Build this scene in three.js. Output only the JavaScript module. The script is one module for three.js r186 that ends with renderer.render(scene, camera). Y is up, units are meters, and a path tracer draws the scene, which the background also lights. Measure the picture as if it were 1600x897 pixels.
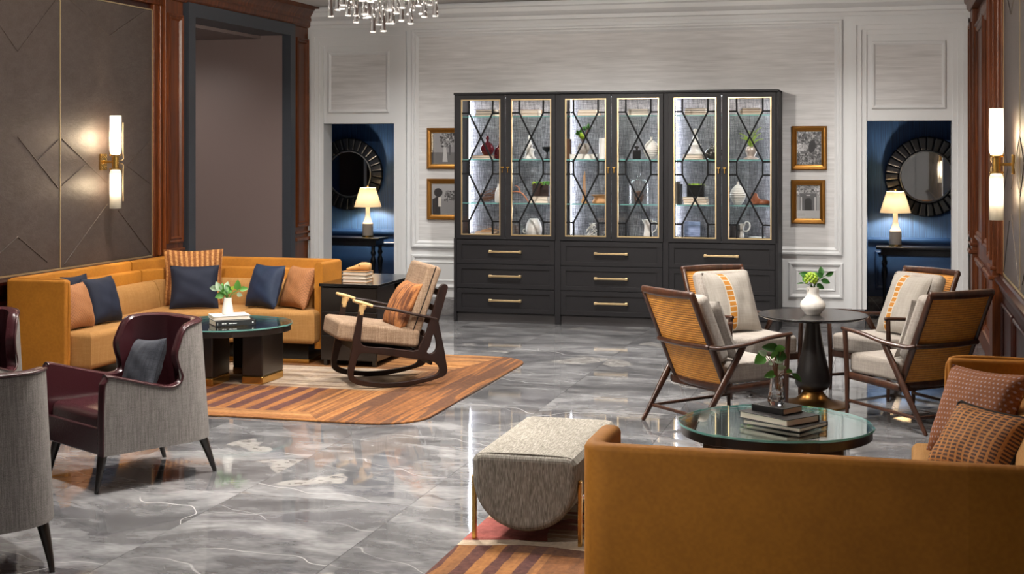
import * as THREE from 'three';
import { RoundedBoxGeometry } from 'three/addons/geometries/RoundedBoxGeometry.js';
import { mergeGeometries, mergeVertices, toCreasedNormals } from 'three/addons/utils/BufferGeometryUtils.js';
import { RectAreaLightUniformsLib } from 'three/addons/lights/RectAreaLightUniformsLib.js';

// ------------------------------------------------------------------ camera, exposure
RectAreaLightUniformsLib.init();
const scene = new THREE.Scene();
scene.background = new THREE.Color(0x000000);
const FOCAL = 2195, HORIZON = 235;                       // pixels of the 1600 x 897 frame
const camera = new THREE.PerspectiveCamera(2 * Math.atan(448.5 / FOCAL) * 180 / Math.PI, 1600 / 897, 0.1, 60);
camera.position.set(0, 1.85, 0);
camera.rotation.y = 15.167 * Math.PI / 180;
camera.setViewOffset(1600, 897, 0, 448.5 - HORIZON, 1600, 897);   // shift lens: verticals stay upright
const renderer = new THREE.WebGLRenderer({ antialias: true });
renderer.toneMapping = THREE.LinearToneMapping;
renderer.toneMappingExposure = 1.05;
renderer.shadowMap.enabled = true;

// downlights of the ceiling: x, z, candela, target x, target z, cone half angle
const WARM = 0xfffaf3, NEUTRAL = 0xfff0e0;
const DOWN = [
  [-5.2, -13.3, 22, -5.2, -13.9, 1.05, 'nearest the left blue doorway'], [-2.9, -12.6, 44, -2.9, -13.8, 1.05, 'in front of the middle cabinet'], [-0.6, -13.3, 24, -0.5, -13.9, 1.05, 'nearest the right blue doorway'],
  [-5.3, -10.0, 30, -5.3, -10.4, 0.9, 'above the left banquette'], [-3.6, -11.4, 26, -3.6, -11.0, 0.9, 'above the rocking chair'], [-1.2, -11.6, 26, -0.9, -10.9, 0.9, 'behind the pedestal table'],
  [-0.4, -9.0, 24, -0.6, -9.6, 0.9, 'before the pedestal table'], [-2.6, -9.6, 34, -2.6, -9.6, 0.95, 'over the open marble floor'], [-3.3, -6.2, 30, -3.5, -6.8, 0.95, 'above the grey backed armchair'],
  [-5.4, -7.2, 26, -5.2, -7.4, 0.9, 'by the left wall armchair'], [-1.7, -7.4, 26, -1.6, -7.2, 0.8, 'above the half round bench'], [-2.7, -3.1, 36, -1.9, -4.3, 0.75, 'nearest the viewer'],
];
const CHANDELIER_CD = 16;

// ------------------------------------------------------------------ helpers
let seed = 7;
const rnd = () => { seed = (seed * 1664525 + 1013904223) >>> 0; return seed / 4294967296; };
const rr = (a, b) => a + (b - a) * rnd();
const V = (x, y, z) => new THREE.Vector3(x, y, z);
const TAU = Math.PI * 2, D = Math.PI / 180;
const taken = new Map();
function numbered(n) { const k = taken.get(n) || 0; taken.set(n, k + 1); return k ? n + '_' + String(k).padStart(3, '0') : n; }

function boxUV(g) {                                      // uv in metres, by the way each face points
  if (g.index) g = g.toNonIndexed();
  const p = g.attributes.position, n = p.count, uv = new Float32Array(n * 2);
  const a = V(), b = V(), c = V(), e = V();
  for (let i = 0; i < n; i += 3) {
    a.fromBufferAttribute(p, i); b.fromBufferAttribute(p, i + 1); c.fromBufferAttribute(p, i + 2);
    e.copy(b).sub(a).cross(c.clone().sub(a));
    const ax = Math.abs(e.x), ay = Math.abs(e.y), az = Math.abs(e.z);
    [a, b, c].forEach((q, k) => {
      const [u, v] = ay >= ax && ay >= az ? [q.x, q.z] : ax >= az ? [q.z, q.y] : [q.x, q.y];
      uv[(i + k) * 2] = u; uv[(i + k) * 2 + 1] = v;
    });
  }
  g.setAttribute('uv', new THREE.BufferAttribute(uv, 2));
  return g;
}
function clean(g) {
  if (g.index) g = g.toNonIndexed();
  for (const k of Object.keys(g.attributes)) if (!['position', 'normal', 'uv'].includes(k)) g.deleteAttribute(k);
  if (!g.attributes.normal) g.computeVertexNormals();
  if (!g.attributes.uv) g = boxUV(g);
  return g;
}
const join = (gs) => gs.length === 1 ? clean(gs[0]) : mergeGeometries(gs.map(clean), false);
// one named mesh out of one or more geometries; ownUV keeps the geometry's uv
function mesh(name, gs, mat, parent = scene, ownUV = false) {
  let g = join(Array.isArray(gs) ? gs : [gs]);
  if (!ownUV) g = boxUV(g);
  const m = new THREE.Mesh(g, mat);
  m.name = parent === scene ? numbered(name) : name;
  m.castShadow = m.receiveShadow = true;
  parent.add(m);
  return m;
}
function share(name, g, mat, parent, pos, rot, scl) {    // a mesh on a geometry that others use too
  const m = new THREE.Mesh(g, mat); m.name = name; m.castShadow = m.receiveShadow = true;
  if (pos) m.position.set(...pos); if (rot) m.rotation.set(...rot); if (scl) m.scale.set(...scl);
  parent.add(m); return m;
}
function tag(o, label, category, group) { o.userData.label = label; o.userData.category = category; if (group) o.userData.group = group; return o; }
function thing(name, label, category, pos = [0, 0, 0], turn = 0, group) {
  const o = new THREE.Group(); o.name = numbered(name); o.position.set(...pos); o.rotation.y = turn; scene.add(o);
  return tag(o, label, category, group);
}
function setting(name) { const o = new THREE.Group(); o.name = name; o.userData.kind = 'structure'; scene.add(o); return o; }
function sub(name, parent, pos = [0, 0, 0], turn = 0) { const o = new THREE.Group(); o.name = name; o.position.set(...pos); o.rotation.y = turn; parent.add(o); return o; }

const box = (w, h, d, x = 0, y = 0, z = 0, r = 0) => {
  const g = r ? new RoundedBoxGeometry(w, h, d, 2, Math.min(r, w / 2.01, h / 2.01, d / 2.01)) : new THREE.BoxGeometry(w, h, d);
  return g.translate(x, y, z);
};
const span = (x0, x1, y0, y1, z0, z1, r = 0) => box(Math.abs(x1 - x0), Math.abs(y1 - y0), Math.abs(z1 - z0), (x0 + x1) / 2, (y0 + y1) / 2, (z0 + z1) / 2, r);
const cyl = (r0, r1, h, x = 0, y = 0, z = 0, n = 24) => new THREE.CylinderGeometry(r1, r0, h, n).translate(x, y + h / 2, z);   // base at y
const lathe = (pts, n = 40) => new THREE.LatheGeometry(pts.map(([r, y]) => new THREE.Vector2(Math.max(r, 1e-4), y)), n);
const smooth = (pts, n = 40) => new THREE.CatmullRomCurve3(pts.map(p => V(p[0], p[1], p[2] || 0)), false, 'centripetal').getPoints(n);
const latheS = (pts, n = 40, k = 40) => lathe(smooth(pts, k).map(p => [p.x, p.y]), n);
const tube = (pts, r, seg = 24, n = 8) => new THREE.TubeGeometry(new THREE.CatmullRomCurve3(pts.map(p => V(...p)), false, 'centripetal'), seg, r, n, false);
function bar(a, b, w, h, r = 0) {                        // a straight bar of w x h from a to b
  const A = V(...a), B = V(...b), L = A.distanceTo(B), g = box(w, h, L, 0, 0, 0, r);
  const m = new THREE.Matrix4().lookAt(A, B, Math.abs(A.x - B.x) + Math.abs(A.z - B.z) < 1e-5 ? V(0, 0, 1) : V(0, 1, 0));
  return g.applyMatrix4(m).translate((A.x + B.x) / 2, (A.y + B.y) / 2, (A.z + B.z) / 2);
}
// a stick whose cross-section (ellipse rx, ry in its own frame) tapers along a smooth path; radii = [[a, b], ...] per point
function limb(pts, radii, seg = 28, n = 10) {
  const c = new THREE.CatmullRomCurve3(pts.map(p => V(...p)), false, 'centripetal'), fr = c.computeFrenetFrames(seg, false);
  const pos = [], idx = [], up = V(0, 1, 0);
  for (let i = 0; i <= seg; i++) {
    const t = i / seg, p = c.getPoint(t), T = c.getTangent(t);
    let S = V().crossVectors(Math.abs(T.y) > 0.98 ? V(0, 0, 1) : up, T).normalize(), U = V().crossVectors(T, S);
    const f = t * (radii.length - 1), k = Math.min(radii.length - 2, Math.floor(f)), w = f - k;
    const a = radii[k][0] * (1 - w) + radii[k + 1][0] * w, b = radii[k][1] * (1 - w) + radii[k + 1][1] * w;
    for (let j = 0; j < n; j++) { const q = j / n * TAU; pos.push(p.x + S.x * a * Math.cos(q) + U.x * b * Math.sin(q), p.y + S.y * a * Math.cos(q) + U.y * b * Math.sin(q), p.z + S.z * a * Math.cos(q) + U.z * b * Math.sin(q)); }
  }
  for (let i = 0; i < seg; i++) for (let j = 0; j < n; j++) { const a = i * n + j, b = i * n + (j + 1) % n, c2 = a + n, d = b + n; idx.push(a, b, d, a, d, c2); }
  for (const [s, fl] of [[0, 1], [seg, 0]]) { const o = pos.length / 3; const p = c.getPoint(s / seg); pos.push(p.x, p.y, p.z); for (let j = 0; j < n; j++) { const a = s * n + j, b = s * n + (j + 1) % n; fl ? idx.push(o, b, a) : idx.push(o, a, b); } }
  const g = new THREE.BufferGeometry(); g.setAttribute('position', new THREE.Float32BufferAttribute(pos, 3)); g.setIndex(idx); g.computeVertexNormals();
  return g;
}
// a profile [[inward, y], ...] (closed) swept along a plan path [[x, z], ...]; inward is to the left of travel
function sweep(path, profile, closed = false, crease = 0.6) {
  if (THREE.ShapeUtils.area(profile.map(q => ({ x: q[0], y: q[1] }))) < 0) profile = [...profile].reverse();
  const n = path.length, m = profile.length, pos = [], idx = [];
  for (let i = 0; i < n; i++) {
    const p = path[i], a = closed ? path[(i + n - 1) % n] : path[Math.max(0, i - 1)], b = closed ? path[(i + 1) % n] : path[Math.min(n - 1, i + 1)];
    const nrm = (u, v) => { const dx = v[0] - u[0], dz = v[1] - u[1], l = Math.hypot(dx, dz) || 1; return [dz / l, -dx / l]; };
    const n1 = p === a ? nrm(p, b) : nrm(a, p), n2 = p === b ? nrm(a, p) : nrm(p, b);
    let nx = n1[0] + n2[0], nz = n1[1] + n2[1]; const k = 2 / Math.max(0.3, nx * nx + nz * nz); nx *= k; nz *= k;
    for (const [o, y] of profile) pos.push(p[0] + nx * o, y, p[1] + nz * o);
  }
  const L = closed ? n : n - 1;
  for (let i = 0; i < L; i++) for (let j = 0; j < m; j++) { const a = i * m + j, b = i * m + (j + 1) % m, c = ((i + 1) % n) * m + j, d = ((i + 1) % n) * m + (j + 1) % m; idx.push(a, b, d, a, d, c); }
  if (!closed) {
    const tri = THREE.ShapeUtils.triangulateShape(profile.map(q => new THREE.Vector2(q[0], q[1])), []);
    const o = (n - 1) * m;
    for (const [a, b, c] of tri) { idx.push(a, c, b); idx.push(o + a, o + b, o + c); }
  }
  const g = new THREE.BufferGeometry(); g.setAttribute('position', new THREE.Float32BufferAttribute(pos, 3)); g.setIndex(idx);
  return toCreasedNormals(g, crease);
}
// a rectangle of moulding standing on a wall plane: profile [[out, in-from-edge], ...]; lies in the xy plane, outward +z
function flip(g) { const p = g.attributes.position.array, q = g.attributes.normal.array; for (const r of [p, q]) for (let i = 0; i < r.length; i += 9) for (let k = 0; k < 3; k++) { const t = r[i + 3 + k]; r[i + 3 + k] = r[i + 6 + k]; r[i + 6 + k] = t; } return g; }
function frameXY(x0, x1, y0, y1, profile) {              // profile [[out, inset], ...]
  const g = sweep([[x0, y0], [x0, y1], [x1, y1], [x1, y0]], profile.map(([o, d]) => [d, o]), true, 0.5);
  return flip(g.applyMatrix4(new THREE.Matrix4().set(1, 0, 0, 0, 0, 0, 1, 0, 0, 1, 0, 0, 0, 0, 0, 1)));
}
const shapeOf = (pts, holes = []) => { const s = new THREE.Shape(pts.map(p => new THREE.Vector2(p[0], p[1]))); for (const h of holes) s.holes.push(new THREE.Path(h.map(p => new THREE.Vector2(p[0], p[1])))); return s; };
const extrude = (shape, depth, bevel = 0, seg = 2, curve = 12) => new THREE.ExtrudeGeometry(shape, { depth: depth - 2 * bevel, bevelEnabled: bevel > 0, bevelThickness: bevel, bevelSize: bevel, bevelOffset: -bevel, bevelSegments: seg, curveSegments: curve }).translate(0, 0, bevel);
const slabY = (pts, y0, y1, bevel = 0, seg = 2, holes = []) => extrude(shapeOf(pts.map(p => [p[0], -p[1]]), holes.map(h => h.map(p => [p[0], -p[1]]))), y1 - y0, bevel, seg).rotateX(-Math.PI / 2).translate(0, y0, 0);   // outline [x, z]
const spline2 = (pts, n, closed = false) => new THREE.CatmullRomCurve3(pts.map(p => V(p[0], p[1], 0)), closed, 'centripetal').getPoints(n).map(p => [p.x, p.y]);

// ------------------------------------------------------------------ noise and textures
const HASH = new Float32Array(65536); { let s = 12345; for (let i = 0; i < 65536; i++) { s = (s * 1103515245 + 12345) >>> 0; HASH[i] = (s >>> 8) / 16777216; } }
const hsh = (x, y, k) => HASH[((x * 73 + y * 9277 + k * 26699) ^ (x * y * 13 + k * 101)) & 65535];
function vnoise(x, y, px, py, k) {                       // value noise that repeats after px, py cells
  const xi = Math.floor(x), yi = Math.floor(y), fx = x - xi, fy = y - yi;
  const w = (a, p) => ((a % p) + p) % p, x0 = w(xi, px), x1 = w(xi + 1, px), y0 = w(yi, py), y1 = w(yi + 1, py);
  const u = fx * fx * (3 - 2 * fx), v = fy * fy * (3 - 2 * fy);
  const a = hsh(x0, y0, k), b = hsh(x1, y0, k), c = hsh(x0, y1, k), d = hsh(x1, y1, k);
  return a + (b - a) * u + (c - a) * v + (a - b - c + d) * u * v;
}
function fbm(u, v, fx, fy, oct, k) {
  let s = 0, a = 0.5, t = 0;
  for (let i = 0; i < oct; i++) { s += a * vnoise(u * fx, v * fy, fx, fy, k + i * 7); t += a; a *= 0.5; fx *= 2; fy *= 2; }
  return s / t;
}
const mix = (a, b, t) => [a[0] + (b[0] - a[0]) * t, a[1] + (b[1] - a[1]) * t, a[2] + (b[2] - a[2]) * t];
const cl = (x) => x < 0 ? 0 : x > 1 ? 1 : x;
const sst = (a, b, x) => { const t = cl((x - a) / (b - a)); return t * t * (3 - 2 * t); };
function tex(w, h, metresX, metresY, fn, data = false) { // fn(u, v) -> [r, g, b] 0..255
  const d = new Uint8Array(w * h * 4);
  for (let j = 0; j < h; j++) for (let i = 0; i < w; i++) { const c = fn(i / w, j / h), o = (j * w + i) * 4; d[o] = Math.max(0, Math.min(255, c[0])); d[o + 1] = Math.max(0, Math.min(255, c[1])); d[o + 2] = Math.max(0, Math.min(255, c[2])); d[o + 3] = 255; }
  const t = new THREE.DataTexture(d, w, h, THREE.RGBAFormat);
  t.wrapS = t.wrapT = THREE.RepeatWrapping; t.magFilter = THREE.LinearFilter; t.minFilter = THREE.LinearMipmapLinearFilter; t.generateMipmaps = true;
  if (!data) t.colorSpace = THREE.SRGBColorSpace;
  t.repeat.set(1 / metresX, 1 / metresY); t.needsUpdate = true;
  return t;
}
const grey = (w, h, mx, my, fn) => tex(w, h, mx, my, (u, v) => { const q = fn(u, v) * 255; return [q, q, q]; }, true);
function again(t, mx, my) { const c = t.clone(); c.repeat.set(1 / mx, 1 / my); c.needsUpdate = true; return c; }
function canvasTex(w, h, draw) {
  const c = document.createElement('canvas'); c.width = w; c.height = h; draw(c.getContext('2d'), w, h);
  const t = new THREE.CanvasTexture(c); t.colorSpace = THREE.SRGBColorSpace; return t;
}
const P = (o) => new THREE.MeshPhysicalMaterial(o);

// marble of the floor: 4 m of cloudy grey with white veins
const T_marble = tex(2048, 2048, 4, 4, (u, v) => {
  const wx = fbm(u, v, 3, 3, 4, 11) - 0.5, wy = fbm(u, v, 3, 3, 4, 31) - 0.5;
  const U = u + wx * 0.22, W = v + wy * 0.22;
  const cloud = fbm(U, W, 4, 9, 5, 3), streak = fbm(U + wy * 0.1, W, 8, 28, 3, 57), fine = fbm(u, v, 120, 240, 2, 91);
  const mot = fbm(U, W, 26, 44, 4, 67);
  let c = mix([80, 80, 82], [142, 142, 144], sst(0.3, 0.72, cloud * 0.45 + streak * 0.25 + mot * 0.3));
  c = mix(c, [84, 83, 88], 0.4 * sst(0.56, 0.72, fbm(U, W, 10, 34, 3, 77)));
  const line = (n, k, amp) => { const q = v * n + u * (k % 3 - 1) + (fbm(u, v, 4, 4, 4, k) - 0.5) * amp; return Math.abs(q - Math.round(q)) / n; };
  const gate = sst(0.45, 0.6, fbm(u, v, 4, 7, 2, 211)), gate2 = sst(0.5, 0.62, fbm(u, v, 6, 9, 2, 223)), gate3 = sst(0.48, 0.6, fbm(u, v, 9, 12, 2, 227));
  c = mix(c, [206, 204, 203], 0.8 * (1 - sst(0.0005, 0.0019, line(3, 131, 1.1))) * gate);
  c = mix(c, [186, 184, 184], 0.55 * (1 - sst(0.0003, 0.0016, line(5, 172, 1.6))) * gate2);
  c = mix(c, [178, 176, 177], 0.5 * (1 - sst(0.0003, 0.0013, line(9, 193, 2.4))) * gate3);
  c = mix(c, [66, 65, 70], 0.4 * (1 - sst(0.0006, 0.0026, line(7, 205, 2))) * (1 - gate));
  const patch = sst(0.73, 0.76, fbm(U, W, 5, 9, 4, 241));
  c = mix(c, [172, 168, 163], 0.6 * patch);
  if (patch > 0.2 && fbm(u, v, 90, 180, 2, 261) > 0.66) c = mix(c, [96, 92, 90], 0.7 * patch);
  const g = (fine - 0.5) * 20; return [c[0] + g, c[1] + g, c[2] + g];
});
const woodTex = (dark, light, k, mx, my, contrast = 1) => tex(512, 1024, mx, my, (u, v) => {
  const w = (fbm(u, v, 3, 2, 3, k) - 0.5) * 0.35, ring = fbm(u + w, v, 14, 1, 3, k + 5), fine = fbm(u, v, 90, 5, 2, k + 9), pore = fbm(u, v, 160, 14, 1, k + 13);
  const t = cl((ring - 0.5) * 1.6 * contrast + 0.5) * 0.65 + fine * 0.35; const c = mix(dark, light, t); const p = pore > 0.75 ? -10 : 0; return [c[0] + p, c[1] + p, c[2] + p];
});
const T_mahogany = woodTex([60, 27, 10], [126, 67, 28], 301, 0.6, 1.6);
const T_walnut = woodTex([46, 26, 17], [84, 50, 33], 331, 0.4, 1.2);
const T_weave = grey(256, 256, 0.12, 0.12, (u, v) => { const a = 0.5 + 0.5 * Math.sin(u * TAU * 40), b = 0.5 + 0.5 * Math.sin(v * TAU * 40); const o = Math.sin(u * TAU * 20) * Math.sin(v * TAU * 20) > 0; return 0.25 + 0.6 * (o ? a : b) + 0.15 * fbm(u, v, 32, 32, 2, 9); });
// slubby cloth: mean colour with threads both ways
const cloth = (base, amp, k, fx = 60, fy = 60, metres = 0.36, ay = 0.7) => tex(512, 512, metres, metres, (u, v) => {
  const t = (fbm(u, v, fx * 2, 4, 2, k) - 0.5) * amp + (fbm(u, v, 4, fy * 2, 2, k + 5) - 0.5) * amp * ay + (fbm(u, v, 128, 128, 1, k + 9) - 0.5) * amp * 0.6; return [base[0] + t, base[1] + t, base[2] + t];
});
const T_tweed = cloth([112, 108, 105], 50, 401, 80, 60, 0.26, 0.3), T_oat = cloth([176, 163, 150], 50, 421), T_linen = cloth([168, 160, 152], 34, 441), T_rockcloth = cloth([146, 122, 100], 50, 461);
const T_bench = tex(512, 512, 0.34, 0.34, (u, v) => { const t = (fbm(u, v, 128, 18, 2, 481) - 0.5) * 74 + (fbm(u, v, 60, 8, 2, 491) - 0.5) * 34; return [134 + t, 129 + t, 120 + t]; });
const T_hide = grey(512, 512, 0.25, 0.25, (u, v) => fbm(u, v, 40, 40, 3, 511));
const T_velvet = (r, g, b, k) => tex(256, 256, 0.9, 0.9, (u, v) => { const t = (fbm(u, v, 6, 6, 4, k) - 0.5) * 26 + (fbm(u, v, 90, 90, 1, k + 3) - 0.5) * 12; return [r + t, g + t * 0.75, b + t * 0.4]; });
const T_strie = tex(1024, 1024, 2.0, 1.0, (u, v) => { const t = (fbm(u, v, 6, 40, 3, 531) - 0.5) * 26 + (fbm(u, v, 14, 200, 2, 541) - 0.5) * 18; return [204 + t, 204 + t, 205 + t]; });
const T_grass = tex(512, 512, 0.5, 0.5, (u, v) => { const t = (fbm(u, v, 120, 8, 2, 551) - 0.5) * 90 + (fbm(u, v, 8, 120, 2, 561) - 0.5) * 70 + (fbm(u, v, 100, 100, 1, 571) - 0.5) * 30; return [104 + t, 104 + t, 109 + t]; });
const T_blue = tex(512, 256, 0.6, 0.6, (u, v) => { const t = (fbm(u, v, 90, 3, 2, 581) - 0.5) * 50 + 8 * Math.sin(u * TAU * 24); return [40 + t * 0.4, 76 + t * 0.7, 122 + t]; });
const T_cane = tex(512, 512, 0.26, 0.26, (u, v) => {
  const row = v * 16, r = row - Math.floor(row), col = u * 40, q = col - Math.floor(col), n = fbm(u, v, 24, 16, 2, 601), m = fbm(u, v, 4, 32, 2, 611);
  let c = mix([188, 120, 42], [230, 168, 80], cl(n * 0.6 + m * 0.4)); if (r < 0.22) c = mix(c, [120, 68, 22], 0.6); const over = (Math.floor(col) + Math.floor(row)) % 2; if (q < 0.16) c = mix(c, [110, 60, 18], over ? 0.28 : 0.08);  return c;
});
const B_cane = grey(512, 512, 0.26, 0.26, (u, v) => { const r = (v * 16) % 1, q = (u * 40) % 1, o = (Math.floor(u * 40) + Math.floor(v * 16)) % 2; return 0.75 * Math.sin(Math.PI * r) + (o ? 0.25 : 0.1) * Math.sin(Math.PI * q); });
const T_panel = tex(512, 512, 0.8, 0.8, (u, v) => { const t = (fbm(u, v, 12, 20, 4, 621) - 0.5) * 18 + (fbm(u, v, 128, 128, 1, 631) - 0.5) * 12; return [69 + t, 60 + t, 56 + t]; });
const B_panel = grey(512, 512, 0.5, 0.5, (u, v) => fbm(u, v, 10, 26, 3, 641) * 0.7 + 0.3 * fbm(u, v, 90, 90, 2, 651));

// ------------------------------------------------------------------ materials
const M = {
  marble: P({ map: T_marble, roughness: 0.05, specularIntensity: 1, ior: 1.55 }),
  grout: P({ color: 0x55524f, roughness: 0.9 }),
  marbleBase: P({ map: again(T_marble, 2.2, 2.2), roughness: 0.12 }),
  white: P({ color: 0xd6d8da, roughness: 0.5 }),
  ceil: P({ color: 0xdedcda, roughness: 0.8 }),
  strie: P({ map: T_strie, roughness: 0.6 }),
  mahogany: P({ map: T_mahogany, roughness: 0.36, specularIntensity: 0.7 }),
  mahoganyDark: P({ map: T_mahogany, color: 0x84584e, roughness: 0.3 }),
  leatherPanel: P({ map: T_panel, roughness: 0.42, bumpMap: B_panel, bumpScale: 0.0012 }),
  taupe: P({ color: 0x7a6a66, roughness: 0.42 }),
  steel: P({ color: 0x3c4047, roughness: 0.45, metalness: 0.2 }),
  champagne: P({ color: 0xc8b48e, roughness: 0.3, metalness: 0.7 }),
  brass: P({ color: 0xd2a95e, roughness: 0.26, metalness: 1 }),
  bars: P({ color: 0x121214, roughness: 0.7, specularIntensity: 0.4 }),
  brassSoft: P({ color: 0xd9c094, roughness: 0.35, metalness: 0.9 }),
  bronze: P({ color: 0x8a6434, roughness: 0.3, metalness: 1 }),
  black: P({ color: 0x1b1a1d, roughness: 0.55, specularIntensity: 0.6 }),
  blackIn: P({ color: 0x3a383a, roughness: 0.6 }),
  ebony: P({ color: 0x1d1714, roughness: 0.3, clearcoat: 0.4, clearcoatRoughness: 0.2 }),
  blackGloss: P({ color: 0x0c0b0c, roughness: 0.16 }),
  walnut: P({ map: T_walnut, roughness: 0.32, clearcoat: 0.3, clearcoatRoughness: 0.25 }),
  rocker: P({ map: T_walnut, color: 0x8e7a70, roughness: 0.42 }),
  horn: P({ color: 0xd8b67e, roughness: 0.35 }),
  grass: P({ map: T_grass, roughness: 0.85, bumpMap: T_weave, bumpScale: 0.0015 }),
  pane: P({ color: 0xffffff, transmission: 1, thickness: 0, roughness: 0, ior: 1.5 }),
  shelfGlass: P({ color: 0xf6fdfc, transmission: 1, thickness: 0, roughness: 0.02, ior: 1.5 }),
  glassEdge: P({ color: 0x93d2cc, transmission: 0.5, thickness: 0, roughness: 0.15 }),
  crystal: P({ color: 0xffffff, transmission: 1, thickness: 0.02, roughness: 0.0, ior: 1.5 }),
  crystalTip: P({ color: 0xffffff, transmission: 0.9, thickness: 0, roughness: 0.2 }),
  clear: P({ color: 0xffffff, transmission: 1, thickness: 0, roughness: 0.0, ior: 1.6 }),
  tableGlass: P({ color: 0xf6ffff, roughness: 0.0, ior: 1.5, transmission: 1, thickness: 0 }),
  led: P({ color: 0xffffff, emissive: 0xf2f6ff, emissiveIntensity: 6, roughness: 0.5 }),
  tweed: P({ map: T_tweed, roughness: 0.9, bumpMap: T_weave, bumpScale: 0.0008 }),
  oat: P({ map: T_oat, roughness: 0.9, bumpMap: T_weave, bumpScale: 0.0008 }),
  linen: P({ map: T_linen, roughness: 0.9, bumpMap: T_weave, bumpScale: 0.0006 }),
  rockcloth: P({ map: T_rockcloth, roughness: 0.9, bumpMap: T_weave, bumpScale: 0.001 }),
  bench: P({ map: T_bench, roughness: 0.92, bumpMap: T_weave, bumpScale: 0.001 }),
  mustard: P({ map: T_velvet(164, 104, 16, 701), roughness: 0.75, sheen: 0.6, sheenColor: new THREE.Color(0xd89a40), sheenRoughness: 0.45 }),
  tan: P({ map: cloth([160, 116, 62], 18, 721), roughness: 0.85, bumpMap: T_weave, bumpScale: 0.0005 }),
  burgundy: P({ color: 0x35161b, roughness: 0.27, bumpMap: T_hide, bumpScale: 0.0006, clearcoat: 0.25, clearcoatRoughness: 0.3 }),
  navy: P({ map: tex(256, 256, 0.9, 0.9, (u, v) => { const t = (fbm(u, v, 6, 6, 4, 741) - 0.5) * 10; return [6 + t, 17 + t, 40 + t]; }), roughness: 0.8, sheen: 0.2, sheenColor: new THREE.Color(0x15263e), sheenRoughness: 0.4 }),
  blueVelvet: P({ map: T_velvet(14, 34, 62, 761), roughness: 0.65, sheen: 0.7, sheenColor: new THREE.Color(0x4a78a8), sheenRoughness: 0.4 }),
  charcoalCloth: P({ map: cloth([38, 41, 50], 30, 781), roughness: 0.85 }),
  blueWall: P({ map: T_blue, roughness: 0.6 }),
  bluePaint: P({ color: 0x1f3a62, roughness: 0.35 }),
  mirror: P({ color: 0xe8eaee, roughness: 0.02, metalness: 1 }),
  blackBlue: P({ color: 0x080b12, roughness: 0.4, specularIntensity: 0.6 }),
  porcelain: P({ color: 0xe4e1dc, roughness: 0.22, clearcoat: 0.6, clearcoatRoughness: 0.1 }),
  plaster: P({ color: 0xe0dcd5, roughness: 0.6 }),
  cement: P({ color: 0x9a9895, roughness: 0.8 }),
  paper: P({ color: 0xe0d4c4, roughness: 0.9 }),
  antique: P({ color: 0xc4c2be, roughness: 0.06, metalness: 1 }),
  leaf: P({ color: 0x4f8a34, roughness: 0.45, transmission: 0.15, thickness: 0 }),
  leafDark: P({ color: 0x2f6326, roughness: 0.4, transmission: 0.12, thickness: 0 }),
  leafPale: P({ color: 0x9fb89a, roughness: 0.5, transmission: 0.15, thickness: 0 }),
  leafLime: P({ color: 0xa4c23a, roughness: 0.5, transmission: 0.2, thickness: 0 }),
  twig: P({ color: 0x6d4a34, roughness: 0.8 }),
  coral: P({ color: 0xb06a48, roughness: 0.6 }),
  woodTan: P({ color: 0xb98a58, roughness: 0.5 }),
  wineGlass: P({ color: 0x5a1420, roughness: 0.08, transmission: 0.35, thickness: 0.02, ior: 1.5 }),
};

// ================================================================== THE ROOM
const XL = -6.6, XR = 0.85, ZB = -15.05, ZF = 3.2, HC = 3.5;      // wall panels, back wall, wall behind the camera, ceiling

// floor: polished marble slabs 0.97 x 1.45 m
{
  const f = setting('floor');
  mesh('screed', span(XL - 0.3, XR + 0.3, -0.12, -0.021, -17.2, ZF + 0.2), M.grout, f);
  const W = 0.97, L = 1.45, g0 = 0.0012;
  for (let i = -6; i <= 4; i++) for (let j = -13; j <= 3; j++) {
    const x0 = Math.max(XL - 0.3, -2.43 + i * W), x1 = Math.min(XR + 0.3, -2.43 + (i + 1) * W), z0 = -6.93 + (j + 5) * L, z1 = z0 + L;
    if (x1 - x0 < 0.05 || z0 > ZF || z1 < -17.2) continue;
    const g = span(x0 + g0, x1 - g0, -0.02, 0, Math.max(z0, -17.2) + g0, Math.min(z1, ZF + 0.2) - g0);
    const m = mesh('tile', g, M.marble, f), uv = m.geometry.attributes.uv, ox = rnd() * 4, oy = rnd() * 4, fl = rnd() < 0.5 ? -1 : 1;
    for (let k = 0; k < uv.count; k++) uv.setXY(k, uv.getX(k) * fl + ox, uv.getY(k) + oy);
  }
}
// ceiling
{
  const c = setting('ceiling');
  mesh('ceiling_board', span(XL - 0.3, XR + 0.3, HC, HC + 0.12, -15.2, ZF + 0.2), M.ceil, c);
}
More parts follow.
